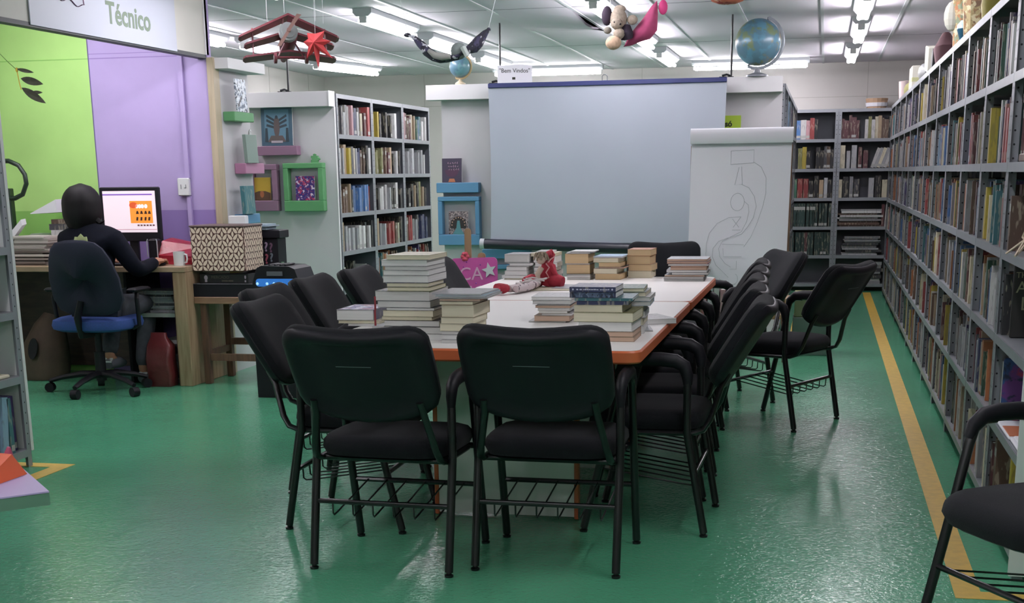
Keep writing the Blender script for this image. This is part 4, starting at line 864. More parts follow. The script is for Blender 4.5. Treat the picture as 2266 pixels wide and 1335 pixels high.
MB().bbox(-.13,.13,-.12,.12,.28,.44).build('body', M_ol, gc); MB().bbox(-.135,.135,-.125,.125,.441,.456).build('lid', mat('lid_olive','#8a8a58',.5), gc); MB().bbox(-.03,.03,-.128,-.12,.45,.475).build('clasp', mat('clasp_yellow','#a59a4a',.5), gc)
MB().bbox(-.14,.14,-.13,.13,.0,.279).build('base_box', mat('box_glassgreen','#55685f',.4), gc)
# pink board with paddle
pk = thing('pink_sign_board', 'pink glitter board with pale letters and a silver star', 'sign', (-2.12, 8.62, 0)); M_pk = mat('pink_board','#c2529b',.45,var=.06,vscale=20)
PF = frame((0,0,0), (1,0,.03), (0,0,1), (0,-1,0)); MB(PF).prism(rrect(-.20,.11,.36,.815,.03,4), 0, .012).build('board', M_pk, pk)
MB(PF).text('CA', .115, Matrix.Translation((-.062,.712,.0126)), 0, .0012).text('HO', .115, Matrix.Translation((-.045,.595,.0126)), 0, .0012).build('lettering', mat('letter_pinkwhite','#d8a9c6',.5), pk)
mb = MB(PF); S5 = [((.05 if k%2==0 else .022)*math.cos(PI/2+.2+k*PI/5)+.058, (.05 if k%2==0 else .022)*math.sin(PI/2+.2+k*PI/5)+.735) for k in range(10)]
mb.prism(S5, .0122, .018).build('star', mat('star_silver','#e8eaf0',.15,metal=.3), pk)
mb = MB(PF)
for x, y in ((-.09,.79),(-.11,.76),(.07,.66),(-.03,.655),(.0,.77)): mb.ell((x,y,.0125),.005,.005,.003,6,4)
mb.build('sequin', mat('sequin','#9a4fb0',.2,metal=.4), pk)
MB(PF).prism(rrect(-.105,-.062,.68,1.0,.018,3), -.012, -.002).build('paddle_handle', mat_wood('paddle','#9a7a5c','#83634a',(10,10,1)), pk); MB(PF).prism(rrect(-.02,.03,.70,.845,.02,3), -.012, -.002).build('paddle_handle', mat_wood('paddle','#9a7a5c','#83634a',(10,10,1)), pk)
mb = MB(PF)
for k in range(6): mb.ell((-.10+.016*math.cos(k*PI/3), .825+.018*math.sin(k*PI/3), .012), .014,.014,.008,8,5)
mb.build('flower', mat('flower_coral','#c24a5e',.7), pk, True)
for s_ in (-.14,.05): MB().tube([(s_,.02,0.013),(s_,.006,.40)], .012, 6).build('leg', M_woodbrown, pk)
# ------------------------------------------------------------------ desk, stool, boxes
dk = thing('desk', 'light wooden desk below the green and purple wall', 'desk', (-4.95, 8.58, 0))
MB().bbox(-.95,.95,-.30,.29,.74,.775,.003).build('desk_top', mat_wood('desk_wood','#a38c72','#8a745c',(1.5,10,10)), dk)
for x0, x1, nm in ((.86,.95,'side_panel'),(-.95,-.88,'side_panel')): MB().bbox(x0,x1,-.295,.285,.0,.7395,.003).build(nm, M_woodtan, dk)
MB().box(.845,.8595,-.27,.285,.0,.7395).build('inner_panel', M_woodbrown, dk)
MB().box(.48,.8445,-.24,.28,.445,.47).build('shelf', mat('shelf_whitegrey','#9a9a96',.5), dk); MB().box(.46,.4795,-.2,.28,.0,.7395).build('divider', M_dark, dk)
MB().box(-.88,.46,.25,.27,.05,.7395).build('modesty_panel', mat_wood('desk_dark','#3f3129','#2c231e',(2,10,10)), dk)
q = random.Random(21)
pile('magazine', '%s from the top of the magazine pile on the shelf under the desk', 'magazine', -4.45, -4.13, 8.37, 8.62, .4706, 12, .012, [mat_book(k) for k in 'hgwcgh'], .02, 'magazines under the desk', 2)
pile('book', '%s from the top of the book pile on the floor under the desk', 'book', -4.27, -4.115, 8.40, 8.64, 0.0006, 14, .02, [mat_book(k) for k in 'kgwhcw'], .012, 'books under the desk', 6)
pile('book', '%s from the top of the pile behind the office chair foot', 'book', -4.47, -4.29, 8.46, 8.66, 0.0006, 12, .022, [mat_book(k) for k in 'kgwhck'], .02, 'books under the desk', 8)
pile('paper_bundle', '%s from the top of the paper pile on the desk', 'papers', -5.31, -5.04, 8.40, 8.70, .7756, 15, .0125, [mat('paper_a','#b9b2ac',.8), mat('paper_b','#9d9690',.8), mat('paper_c','#cfcac2',.8), mat('paper_d','#6b635d',.8)], .025, 'papers on the desk', 3)
pile('paper_bundle', '%s from the top of the small paper pile by the lamp', 'papers', -5.44, -5.33, 8.42, 8.62, .7756, 6, .014, [mat('paper_a','#b9b2ac',.8), mat('paper_e','#a8a07c',.8)], .015, 'papers on the desk', 4)
rb = MB(); q = random.Random(4)
simple('red_plastic_bag', 'dark red plastic bag slumped under the desk', 'bag', MB(Matrix.Translation((-4.215, 8.29, 0))).loft([rrect(-.085,.085,-.06,.06,.02,3) and [(x,y,z) for x,y in rrect(-.085+dx*1.0,.085+dx,-d,d,.018,3)] for dx, d, z in ((0,.055,.002),(.006,.065,.08),(-.004,.06,.18),(.004,.045,.27))]+[[(x,y,z) for x,y in rrect(-.06,.05,-d,d,.01,3)] for d, z in ((.02,.32),(.012,.35))]), mat('bag_red','#5e2426',.3,bump=.8,bscale=16), smooth=True)
sk_ = thing('sack', 'brown sack on the floor under the desk', 'sack', (-5.20, 8.52, 0))
MB().tube([(0,0,.003),(0,0,.10),(.01,.02,.22),(.03,.05,.34),(.05,.08,.42)], [.15,.165,.15,.11,.07], 12).build('body', mat('sack_brown','#4f4034',.8,var=.2,vscale=9,bump=.5,bscale=12), sk_, True)
MB(frame((.01,-.155,.22), (1,0,.2), (0,.25,1))).prism([(.035*math.cos(a),.07*math.sin(a)) for a in [k*PI/8 for k in range(16)]], 0, .008).build('dark_patch', M_dark, sk_)
# monitor
mo = thing('computer_monitor', 'black computer monitor showing an orange slide', 'monitor', (-4.53, 8.62, .7756))
MB().bbox(-.215,.215,0,.035,.145,.50,.006).build('casing', M_black, mo); MB().bbox(-.03,.03,.02,.05,.01,.2).build('neck', M_black, mo); MB().bbox(-.12,.12,-.07,.12,0,.012).build('base', M_black, mo)
MB().box(-.19,.19,-.002,.0005,.205,.475).build('screen', mat('screen_white','#d9c9d2',.4,emit=.75), mo)
def scr(name, x0, x1, z0, z1, col, y=-.003, e=.7): MB().add([(x0,y,z0),(x1,y,z0),(x1,y,z1),(x0,y,z1)], [(0,1,2,3)]).build(name, mat('scr_'+col[1:], col, .4, emit=e), mo)
scr('title_bar', -.19,.17,.447,.456,'#7a5aa8'); scr('slide', .003,.165,.265,.41,'#e08a35'); scr('task_icons', -.19,.19,.222,.226,'#a8858f')
mb = MB()
for k, x in enumerate((.055,.075,.095,.12)): mb.loft([[(x+.012*math.cos(a), -.0034-d, .375+.014*math.sin(a)) for a in [j*PI/6 for j in range(12)]] for d in (0,.0003)])
mb.build('slide_heads', mat('scr_pale','#ead9dd',.4,emit=.7), mo)
mb = MB()
for k, x in enumerate((.045,.075,.105,.132)): mb.add([(x-.002,-.0034,.282),(x+.012,-.0034,.282),(x+.016,-.0034,.305),(x+.002,-.0034,.305)], [(0,1,2,3)]).add([(x,-.0034,.325),(x+.022,-.0034,.325),(x+.016,-.0034,.345),(x+.006,-.0034,.345)], [(0,1,2,3)])
mb.build('slide_figures', mat('scr_darkbrown','#3a2420',.4,emit=.25), mo)
MB().loft([[(.03+.03*math.cos(a), -.0034-d, .382+.02*math.sin(a)) for a in [j*PI/8 for j in range(16)]] for d in (0,.0003)]).build('slide_blob', mat('scr_rust','#c9542c',.4,emit=.6), mo)
mb = MB()
for k in range(6): x = .05+.022*k; mb.add([(x,-.0034,.246),(x+.015,-.0034,.246),(x+.015,-.0034,.256),(x,-.0034,.256)], [(0,1,2,3)])
mb.build('slide_thumbs', mat('scr_thumb','#6a4a48',.4,emit=.3), mo)
simple('keyboard', 'dark keyboard on the desk before the person', 'keyboard', MB().bbox(-4.72,-4.33,8.33,8.46,.7757,.793), M_black)
simple('computer_mouse', 'dark computer mouse under the right hand', 'mouse', MB().ell((-4.215,8.395,.786),.028,.045,.012,12,7), M_black, smooth=True)
rt = thing('black_speaker', 'black desk speaker with silver side rims before the monitor', 'speaker', (-4.33, 8.55, .7756))
MB().bbox(-.032,.032,-.04,.04,0,.165,.01).build('body', M_black, rt); MB().tube([(-.036,-.042,.05),(-.036,-.042,.15),(-.03,-.042,.165)], .004, 6).tube([(.036,-.042,.01),(.036,-.042,.15),(.03,-.042,.165)], .004, 6).build('rim', mat('rim_silver','#b9bdc6',.25,metal=.4), rt)
simple('red_folder_bag', 'red plastic folder bag lying on the desk corner', 'bag', MB(Matrix.Translation((-4.14,8.62,.7756))).loft([[(-.16,-.10,.001),(.10,-.12,.001),(.10,.16,.001),(-.16,.16,.001)],[(-.17,-.10,.06),(.11,-.11,.05),(.11,.15,.05),(-.17,.16,.06)],[(-.16,-.02,.15),(.10,.02,.11),(.10,.12,.11),(-.16,.14,.15)],[(-.14,.06,.165),(.08,.06,.12),(.08,.1,.12),(-.14,.1,.165)]]), mat('bag_bright','#8e1f2c',.3,bump=.5,bscale=12))
mg = thing('white_mug', 'white mug with handle on the desk corner', 'mug', (-4.09, 8.40, .7756))
MB().lathe([(0,0),(.036,0),(.038,.09),(.034,.09),(.032,.01),(0,.01)], 16).build('cup', M_white, mg, True); MB().tube([(.034,-.0,.075),(.058,-.01,.07),(.062,-.012,.045),(.055,-.01,.022),(.034,0,.018)], .006, 6).build('handle', M_white, mg, True)
simple('open_sheaf', 'white open paper sheaf on the book stack behind the person', 'papers', MB(Matrix.Translation((-5.16,8.72,1.075))).loft([[(-.11,-.1,.03),(.10,-.12,.04),(.12,.08,.04),(-.06,.08,.03)],[(-.11,-.1,.034),(.10,-.12,.125),(.12,.08,.13),(-.06,.08,.06)]]), M_paper)
pile('book', '%s from the top of the book stack hidden behind the head', 'book', -5.12, -4.86, 8.60, 8.82, .7756, 10, .03, [mat_book(k) for k in 'achwkng'], .012, 'books behind the person', 12)
lp = thing('desk_lamp', 'dark desk lamp with a looping arm against the green wall', 'lamp', (-5.44, 8.62, .7756)); M_lp = mat('lamp_green','#14281a',.4)
MB().tube([(.0,-.02,.68),(.06,-.02,.68),(.13,-.02,.65),(.17,-.02,.59),(.175,-.02,.53),(.14,-.02,.46),(.08,-.02,.435),(.02,-.02,.435)], .016, 8).build('loop_arm', M_lp, lp, True)
MB().bbox(.0,.05,-.03,.02,.01,.50,.004).build('post', M_lp, lp); MB().bbox(-.08,.10,-.09,.09,0,.012).build('base', M_lp, lp)
simple('white_tray', 'pale acrylic file tray on the desk by the lamp', 'tray', MB().bbox(-5.36,-5.24,8.72,8.86,.7757,.97,.01).bbox(-5.235,-4.95,8.80,8.87,.94,.985), mat('acrylic','#a9b9b0',.3))
simple('paper_sheets', 'white paper sheets leaning by the desk lamp post', 'papers', MB(Matrix.Translation((-5.36,8.57,.96))).loft([[(-.06,0,-.05),(.05,0,.07),(.055,.05,.08),(-.05,.06,-.03)],[(-.07,0,.0),(.045,0,.11),(.05,.05,.115),(-.06,.06,.02)]]), M_paper)
# stool, game boxes, gift box, question box
so = thing('wooden_stool', 'brown wooden stool carrying the patterned gift box', 'stool', (-3.762, 8.60, 0)); M_st = M_woodbrown
MB().bbox(-.235,.235,-.22,.22,.53,.575,.003).build('seat', mat_wood('stool_top','#8a6a52','#6f523e',(2,10,10)), so)
for x in (-.205,.165): 
    for y in (-.20,.16): MB().bbox(x,x+.045,y,y+.045,.001,.53,.003).build('leg', M_st, so)
MB().box(-.16,.165,-.19,-.16,.155,.20).build('stretcher', M_st, so); MB().box(-.16,.165,.165,.195,.22,.265).build('stretcher', M_st, so)
for x in (-.195,.175): MB().box(x,x+.025,-.155,.16,.18,.22).build('stretcher', M_st, so)
gb = thing('game_box', 'large flat black box lying on the wooden stool', 'box', (-3.765, 8.60, .5756)); MB().bbox(-.24,.235,-.21,.23,0,.08,.002).build('tray', M_black, gb); MB().bbox(-.243,.238,-.213,.233,.0805,.084,.001).build('lid', mat('lid_grey','#3a3b3f',.35), gb)
MB().box(.2385,.239,-.1,.1,.03,.045).build('printed_line', mat('print_greyline','#5a5c60',.5), gb)
gm = thing('book_box', 'black book box with skull-like white marks and title spine under the gift box', 'box', (-3.785, 8.56, .660)); MB().bbox(-.185,.155,-.13,.15,0,.06,.002).build('box', mat('box_ink','#141417',.4), gm)
mb = MB(); mb.text('MERCADO', .026, frame((-.04,-.1306,.038), (1,0,0), (0,0,1))).box(-.03,.012,-.1308,-.1301,.011,.021).box(.016,.05,-.1308,-.1301,.011,.021); mb.build('title', mat('title_bronze','#4c463a',.5), gm)
mb = MB(); mb.ell((-.14,-.131,.036),.013,.001,.016,10,6).box(-.148,-.132,-.132,-.1305,.008,.022).ell((.135,-.131,.04),.006,.001,.012,8,5).box(.130,.140,-.132,-.1305,.008,.02); mb.build('emblem', mat('emblem_pale','#a79aa6',.5), gm)
simple('paint_brush', 'flat brush with wooden ferrule lying on the book box', 'brush', MB(frame((-3.79, 8.49, .7215), (1,0,.06), (-.0,1,0))).bbox(-.16,.02,-.012,.012,0,.010,.002).bbox(.02,.09,-.03,.03,.0,.022,.002,1), [mat('brush_white','#cfc0b4',.5), mat('brush_wood','#b08a4a',.5)])
simple('paper_slips', 'cream paper slips under the gift box', 'papers', MB(frame((-3.83, 8.52, .7325), (1,0,.02), (0,1,0))).bbox(-.13,.12,-.06,.1,.0,.006,.001), mat('slip','#d8cdbd',.7))
gf = thing('gift_box', 'square box patterned with cream leaves on brown, on the stool', 'box', (-3.815, 8.55, .7395)); M_gb = mat('gift_brown','#4e2c26',.5)
MB().bbox(-.185,.185,-.155,.155,0,.28,.003).build('box', M_gb, gf); MB().bbox(-.189,.189,-.159,.159,.2805,.292,.002).build('lid', mat('lid_brown','#5d4a48',.5), gf)
def petal(cx, cz, ang, L, wd): 
    pr = [(0,0),(.25,.5),(.5,.62),(.8,.38),(1,0)]; p = [(t*L, w_*wd) for t, w_ in pr]+[(t*L, -w_*wd) for t, w_ in pr[::-1][1:-1]]; ca, sa = math.cos(ang), math.sin(ang)
    return [(cx+a*ca-b*sa, cz+a*sa+b*ca) for a, b in p]
mb = MB(); 
for side in (0, 1):
    half = .183 if side == 0 else .152; F = frame((0,-.1555,0), (1,0,0), (0,0,1)) if side == 0 else frame((.1855,0,0), (0,1,0), (0,0,1))
    r0 = 0
    for i in range(7):
        cz = .014+.041*i; n = int(half*2/.073)+2
        for j in range(-n, n+1):
            cx = .073*j+(.0365 if i % 2 else 0)
            side_leaf = [(.0016,.0),(.010,-.0035),(.020,-.001),(.029,.010),(.0335,.024),(.0345,.036),(.024,.031),(.013,.023),(.004,.011)]
            for shp in (side_leaf, [(-a, b) for a, b in side_leaf[::-1]], [(0,.014),(.0065,.024),(.0085,.034),(.005,.045),(0,.053),(-.005,.045),(-.0085,.034),(-.0065,.024)]):
                pp = [(max(-half, min(half, cx+a)), max(.004, min(.278, cz-.016+b))) for a, b in shp]
                if max(a for a, b in pp)-min(a for a, b in pp) > .006 and max(b for a, b in pp)-min(b for a, b in pp) > .004: mb.add([(a, b, .0) for a, b in pp], [tuple(range(len(pp)))], 0, F)
mb.build('leaf_pattern', mat('leaf_cream','#e0cbb8',.6), gf)
pile('magazine', '%s from the top of the loose papers behind the gift box', 'papers', -3.88, -3.62, 8.80, 9.0, .985, 4, .010, [mat('paper_blue','#8fa0ab',.6), M_paper], .02, 'papers behind the gift box', 7)
qb = thing('question_box', 'black box with coloured question marks and hanging lid beside the gift box', 'box', (-3.66, 8.92, 0)); 
MB().bbox(-.16,.085,-.09,.06,.70,.93,.004).build('box', M_black, qb); MB().bbox(-.17,.105,-.10,.07,.93,.983,.004).build('lid', M_black, qb); MB().bbox(-.13,.03,-.06,.05,.001,.6995).build('pedestal', M_dark, qb)
for ch, x, z, cc, s_ in (('?',-.045,.875,'#b9b24a',.085),('?',.0,.87,'#8f7c90',.085),('?',.035,.865,'#5b3f52',.085),('?',-.0,.79,'#8a4652',.09),('?',.035,.80,'#5c666c',.08)):
    MB().text(ch, s_, frame((x,-.0906,z), (1,0,0), (0,0,1)), 0, .0006, 'CENTER', .002).build('question_mark', mat('q_'+cc[1:], cc, .6), qb)
MB().box(.086,.1,-.05,-.03,.715,.77).build('green_tab', M_lgreen, qb)
# party speaker
sp = thing('party_speaker', 'tall black portable speaker with a lit blue control strip', 'speaker', (-3.23, 8.05, 0))
poly = [(-.155,0),(.155,0),(.162,.5),(.155,.70),(.125,.785),(.09,.80),(-.09,.805),(-.12,.79),(-.15,.70),(-.162,.5)]
MB(frame((0,0,.002),(1,0,0),(0,0,1),(0,-1,0))).prism(poly, -.14, .14).build('cabinet', M_black, sp)
MB().bbox(-.055,.05,-.146,-.1405,.745,.775,.003).build('handle_plate', mat('plate_chrome','#6f7278',.2,metal=.6), sp)
mb = MB(frame((0,-.1405,0),(1,0,0),(0,0,1),(0,-1,0))).prism(rrect(-.125,.13,.683,.73,.018,4), 0, .006); mb.build('control_strip', mat('strip_blue','#2f6fc0',.3,emit=.5), sp)
mb = MB()
for x in (-.115,-.052,-.008,.045,.10): mb.ell((x,-.148,.70),.009,.003,.009,10,6)
mb.build('knob', mat('knob_glow','#9fd0f2',.3,emit=.8), sp)
mb = MB()
for x in (-.06,-.025,.01,.04): mb.bbox(x,x+.014,-.10,.06,.803,.815)
mb.build('grip_rib', M_black, sp)
# ------------------------------------------------------------------ office chair
oc = thing('office_chair', 'dark blue swivel chair with the person seated on it', 'chair', (-4.49, 7.99, 0)); M_of = mat('office_fabric','#171c2c',.95,var=.15,vscale=250); M_blue = mat('seat_blue','#26417e',.8,var=.1,vscale=100)
o_ = [(0,-.235),(.12,-.23),(.2,-.2),(.235,-.13),(.235,0),(.205,.12),(.17,.19),(.13,.225),(.06,.24)]; out = o_+[(0,.243)]+[(-a,b) for a,b in o_[1:]][::-1]
def oring(sc, dd): return [(a*sc+.055, -.235+dd-.03*(a/.235)**2*-1-.06*(b/.24), .735+b*sc*.98) for a, b in out]
MB().loft([oring(.05,-.03), oring(.6,-.03), oring(.92,-.026), oring(1,-.008), oring(1,.012), oring(.9,.03), oring(.5,.036), oring(.05,.036)]).build('backrest', M_of, oc, True)
MB().loft([[(a*1.0,b,.0) for a,b in oring_] for oring_ in []] or [[(.25*sc*math.copysign(abs(math.cos(t))**.6,math.cos(t)), .02+.235*sc*math.copysign(abs(math.sin(t))**.6,math.sin(t)), z) for t in [k*2*PI/28 for k in range(28)]] for sc, z in ((.85,.40),(1,.415),(1.03,.44),(1,.47),(.85,.485),(.1,.488))]).build('seat', M_blue, oc, True)
MB().tube([(.03,-.225,.60),(.01,-.245,.50),(0,-.20,.39),(0,-.05,.385)], [.03,.035,.03,.03], 8, flat=.5).build('back_bracket', M_black, oc, True)
MB().lathe([(0,.075),(.034,.075),(.034,.26),(.022,.26),(.022,.395),(0,.395)], 14).build('gas_column', M_black, oc, True); MB().bbox(-.07,.07,-.1,.08,.382,.40).build('seat_plate', M_black, oc); MB().bbox(-.045,-.005,-.1005,-.1,.37,.383).build('maker_tag', M_white, oc)
for px, py in ((-4.83,7.94),(-4.50,7.67),(-4.18,7.83),(-4.29,8.21),(-4.63,8.23)):
    x, y = px+4.49, py-7.99
    lg = MB().tube([(0,0,.115),(x*.35,y*.35,.118),(x*.75,y*.75,.095),(x,y,.072)], [.03,.026,.02,.016], 8, flat=.8).build('leg', M_black, oc, True)
    a = math.atan2(y, x); cs = MB(TR(x, y, .0305, a)).tube([(0,-.022,0),(0,.022,0)], .030, 14).build('caster', M_black, oc, True)
for s_ in (-1, 1): MB().tube([(s_*.24,.02,.41),(s_*.285,.02,.43),(s_*.29,.0,.60),(s_*.285,.02,.64)], .014, 8).bbox(s_*.285-.035,s_*.285+.035,-.06,.15,.64,.665,.01).build('armrest', M_black, oc)
# ------------------------------------------------------------------ person
def skin_mesh(name, verts, edges, radii, m, parent, root=0, sub=2):
    me = bpy.data.meshes.new(name); me.from_pydata([Vector(v) for v in verts], edges, [])
    ob = bpy.data.objects.new(name, me); COL.objects.link(ob)
    sk_m = ob.modifiers.new('skin', 'SKIN'); ob.modifiers.new('sub', 'SUBSURF').levels = sub
    ly = me.skin_vertices[0].data if me.skin_vertices else None
    if ly is None:
        bpy.context.view_layer.objects.active = ob; me.update(); ly = me.skin_vertices[0].data
    for i, r_ in enumerate(radii): ly[i].radius = r_ if isinstance(r_, tuple) else (r_, r_); ly[i].use_root = (i == root)
    dg = bpy.context.evaluated_depsgraph_get(); ev = ob.evaluated_get(dg); me2 = bpy.data.meshes.new_from_object(ev)
    bpy.data.objects.remove(ob); me2.materials.clear(); me2.materials.append(m)
    me2.polygons.foreach_set('use_smooth', [True]*len(me2.polygons)); return link(name, me2, parent)
pr = thing('person', 'person with a short black bob and navy jacket seated at the desk', 'person', (-4.49, 8.0, 0)); M_skn = mat('skin','#a9795f',.6)
V = dict(pel=(.02,.02,.545), sp=(.01,.0,.68), ch=(-.02,.04,.84), cht=(-.035,.06,.96), nk=(-.06,.085,1.045), hd0=(-.075,.10,1.10), hd1=(-.085,.11,1.18), hd2=(-.085,.105,1.25),
 rs=(.135,.06,.955), re=(.255,.10,.755), rw=(.27,.33,.805), rh=(.272,.375,.808), lsd=(-.20,.07,.955), le=(-.27,.20,.765), lw=(-.13,.36,.812), lh=(-.10,.40,.812),
 rhp=(.11,.05,.53), rk=(.14,.43,.535), ra=(.135,.30,.11), rf=(.14,.36,.055), rt=(.145,.44,.04), lhp=(-.08,.05,.53), lk=(-.09,.43,.535), la=(-.06,.22,.20), lf_=(-.06,.28,.155), lt=(-.06,.35,.14))
ks = list(V); E_ = [('pel','sp'),('sp','ch'),('ch','cht'),('cht','nk'),('nk','hd0'),('hd0','hd1'),('hd1','hd2'),('cht','rs'),('rs','re'),('re','rw'),('rw','rh'),('cht','lsd'),('lsd','le'),('le','lw'),('lw','lh'),('pel','rhp'),('rhp','rk'),('rk','ra'),('ra','rf'),('rf','rt'),('pel','lhp'),('lhp','lk'),('lk','la'),('la','lf_'),('lf_','lt')]
RR = dict(pel=.11,sp=.10,ch=.11,cht=.085,nk=.05,hd0=.055,hd1=.085,hd2=.065,rs=.055,re=.037,rw=.027,rh=.03,lsd=.055,le=.037,lw=.027,lh=.03,rhp=.08,rk=.052,ra=.036,rf=.035,rt=.026,lhp=.08,lk=.052,la=.036,lf_=.035,lt=.026)
skin_mesh('body', [V[k] for k in ks], [(ks.index(a), ks.index(b)) for a, b in E_], [RR[k] for k in ks], M_skn, pr)
M_jk = mat('jacket_navy','#0b0e19',.9,spec=.15,var=.2,vscale=40)
jk = ['pel','sp','ch','cht','nk','rs','re','rw','lsd','le','lw']; JE = [e for e in E_ if e[0] in jk and e[1] in jk]; JR = dict(pel=(.16,.125),sp=(.155,.12),ch=(.16,.12),cht=(.12,.095),nk=.062,rs=.075,re=.055,rw=.04,lsd=.075,le=.055,lw=.04)
skin_mesh('jacket', [V[k] for k in jk], [(jk.index(a), jk.index(b)) for a, b in JE], [JR[k] for k in jk], M_jk, pr)
tr = ['pel','rhp','rk','ra','lhp','lk','la']; TE = [e for e in E_ if e[0] in tr and e[1] in tr]; TRr = dict(pel=.13,rhp=.095,rk=.068,ra=.055,lhp=.095,lk=.068,la=.055)
skin_mesh('trousers', [V[k] for k in tr], [(tr.index(a), tr.index(b)) for a, b in TE], [TRr[k] for k in tr], mat('trouser_grey','#3a3d44',.9,var=.2,vscale=30), pr)
for (x, y, z), nm in ((V['rf'],'r'), (V['lf_'],'l')):
    sh = MB(Matrix.Translation((x, y, z-.012))).tube([(0,-.09,.005),(0,-.04,.012),(0,.04,.005),(0,.12,-.008)], [.035,.045,.043,.028], 10, flat=.9).build('shoe', mat('shoe_grey','#5d6068',.8), pr, True)
    for k in range(3): MB(Matrix.Translation((x, y, z-.012))).box(-.03,.03,-.098+.012*k,-.092+.012*k,.018+.008*k,.03+.008*k).build('shoe_stripe', M_white, sh)
# fingers closed over mouse and keyboard
def fingers(wx, wy, wz, s_):
    for k in range(4):
        x0 = wx+(-.027+.018*k); L = (.058,.068,.064,.05)[k if s_ > 0 else 3-k]
        yield [(x0, wy, wz), (x0*1.0, wy+L*.5, wz+.004), (x0, wy+L*.85, wz-.010), (x0, wy+L, wz-.022)], [.010,.0092,.0085,.007]
    yield [(wx-s_*.022, wy-.03, wz-.004), (wx-s_*.045, wy-.005, wz-.008), (wx-s_*.043, wy+.022, wz-.018)], [.011,.010,.008]
for (x, y, z), s_ in ((V['rh'], 1), (V['lh'], -1)):
    mb = MB(); mb.tube([(x,y-.06,z),(x,y-.03,z),(x,y,z),(x,y+.02,z-.002)], [.024,.036,.038,.03], 10, flat=.5)
    for pts, rads in fingers(x, y+.012, z-.001, s_): mb.tube(pts, rads, 7)
    mb.build('hand', M_skn, pr, True)
hc = Vector((-.085,.09,1.175)); mb = MB()
n = 28; rings = []
for i in range(15):
    t = i/14; z = .13-.275*t
    rad = .120*(math.sqrt(max(.004, 1-(1-t/.45)**2)) if t < .45 else 1-.28*(max(0, t-.68)/.32)**1.5); 
    rings.append([(hc.x+rad*1.03*math.cos(2*PI*k/n)*(1+.02*math.sin(9*2*PI*k/n)*t), hc.y-.006+rad*1.0*math.sin(2*PI*k/n)*(1 if math.sin(2*PI*k/n) < .3 else .62)*(1+.02*math.sin(9*2*PI*k/n)*t), hc.z+z+.006*math.sin(5*2*PI*k/n)*t) for k in range(n)])
mb.loft(rings[::-1]); mb.tube([(hc.x+.085,hc.y-.02,hc.z-.08),(hc.x+.125,hc.y-.02,hc.z-.115),(hc.x+.155,hc.y-.02,hc.z-.10)], [.03,.016,.003], 6).tube([(hc.x+.07,hc.y-.03,hc.z-.11),(hc.x+.11,hc.y-.03,hc.z-.14),(hc.x+.14,hc.y-.03,hc.z-.135)], [.03,.015,.003], 6)
mb.build('hair', mat('hair_black','#0d0a0c',.6,spec=.25,var=.3,vscale=90,stretch=(1,1,.15)), pr, True)
fy = hc.y+.085
mb = MB(); mb.ell((hc.x, fy+.012, hc.z-.012), .012,.02,.02,8,6); 
mb.build('nose', M_skn, pr, True)
for s_ in (-1, 1): MB().ell((hc.x+s_*.03, fy-.003, hc.z+.012), .012,.008,.007,8,6).build('eye', M_white, pr, True); MB().ell((hc.x+s_*.088, hc.y+.02, hc.z-.005), .012,.018,.028,8,6).build('ear', M_skn, pr, True)
MB().ell((hc.x, fy-.004, hc.z-.052), .024,.008,.007,10,6).build('mouth', mat('lips','#8a4a45',.5), pr, True)
mb = MB(frame((-.02,-.080,.955),(1,0,0),(0,.16,1),(0,-1,.16)))
for a, L in ((90,.075),(55,.07),(125,.07),(25,.06),(155,.06)): mb.prism(petal(0, -.03, math.radians(a), L, .042), 0, .006)
mb.build('back_emblem', mat('emblem_lime','#b9c68c',.7), pr)
# ------------------------------------------------------------------ hanging toys
def cords(parent, pts, name='cord'):
    mb = MB()
    for p in pts: mb.tube([p, (p[0]*1.0, p[1], ZC-parent.location.z-.002)], .0012, 4)
    mb.build(name, M_cord, parent)
pl = thing('toy_triplane', 'dark red toy triplane hanging from the ceiling', 'toy plane', (-3.09, 8.0, 2.11)); pl.rotation_euler = (0, 0, 0)
M_pr = mat('plane_maroon','#6b2f38',.5,var=.1,vscale=20); M_pg = mat('plane_grey','#a3a7a8',.4,metal=.3); M_pw2 = mat('plane_prop','#8a6a62',.5)
# body runs away from the viewer to the far right; nose towards the viewer
BF = frame((-.02,0,-.03), (.88,.47,0), (-.47,.88,0)) @ Matrix.Rotation(-.27, 4, 'X'); NF = Vector((-.40,-.90,0)); 
MB(BF).tube([(-.01,-.13,.015),(0,-.10,.015),(0,.0,.01),(.0,.13,.0),(0,.26,.005)], [.045,.05,.05,.035,.018], 12).build('fuselage', M_pr, pl, True)
MB(BF).tube([(-.01,-.165,.016),(-.01,-.13,.016)], .054, 16).tube([(-.01,-.175,.016),(-.01,-.165,.016)], .04, 14).build('engine_cowl', M_pg, pl, True)
MB(BF).tube([(-.01,-.192,.016),(-.01,-.173,.016)], .012, 10).add([(-.01-.012,-.186,.016),(-.01+.012,-.186,.02),(.068,-.19,.105),(.042,-.19,.11)], [(0,1,2,3),(3,2,1,0)]).add([(.002,-.186,.016),(-.022,-.186,.012),(-.085,-.19,-.08),(-.062,-.19,-.08)], [(0,1,2,3),(3,2,1,0)]).build('propeller', M_pw2, pl)
def wing(mb, L, y0, y1, z, dih, th=.012):
    for s_ in (-1, 1): mb.loft([[(0,y0,z),(0,y1,z),(0,y1,z+th),(0,y0,z+th)], [(s_*L*.95,y0+.005,z-dih),(s_*L*.95,y1-.005,z-dih),(s_*L*.95,y1-.005,z+th-dih),(s_*L*.95,y0+.005,z+th-dih)], [(s_*L,y0+.025,z-dih),(s_*L,y1-.03,z-dih),(s_*L,y1-.03,z+th*.6-dih),(s_*L,y0+.025,z+th*.6-dih)]])
    return mb
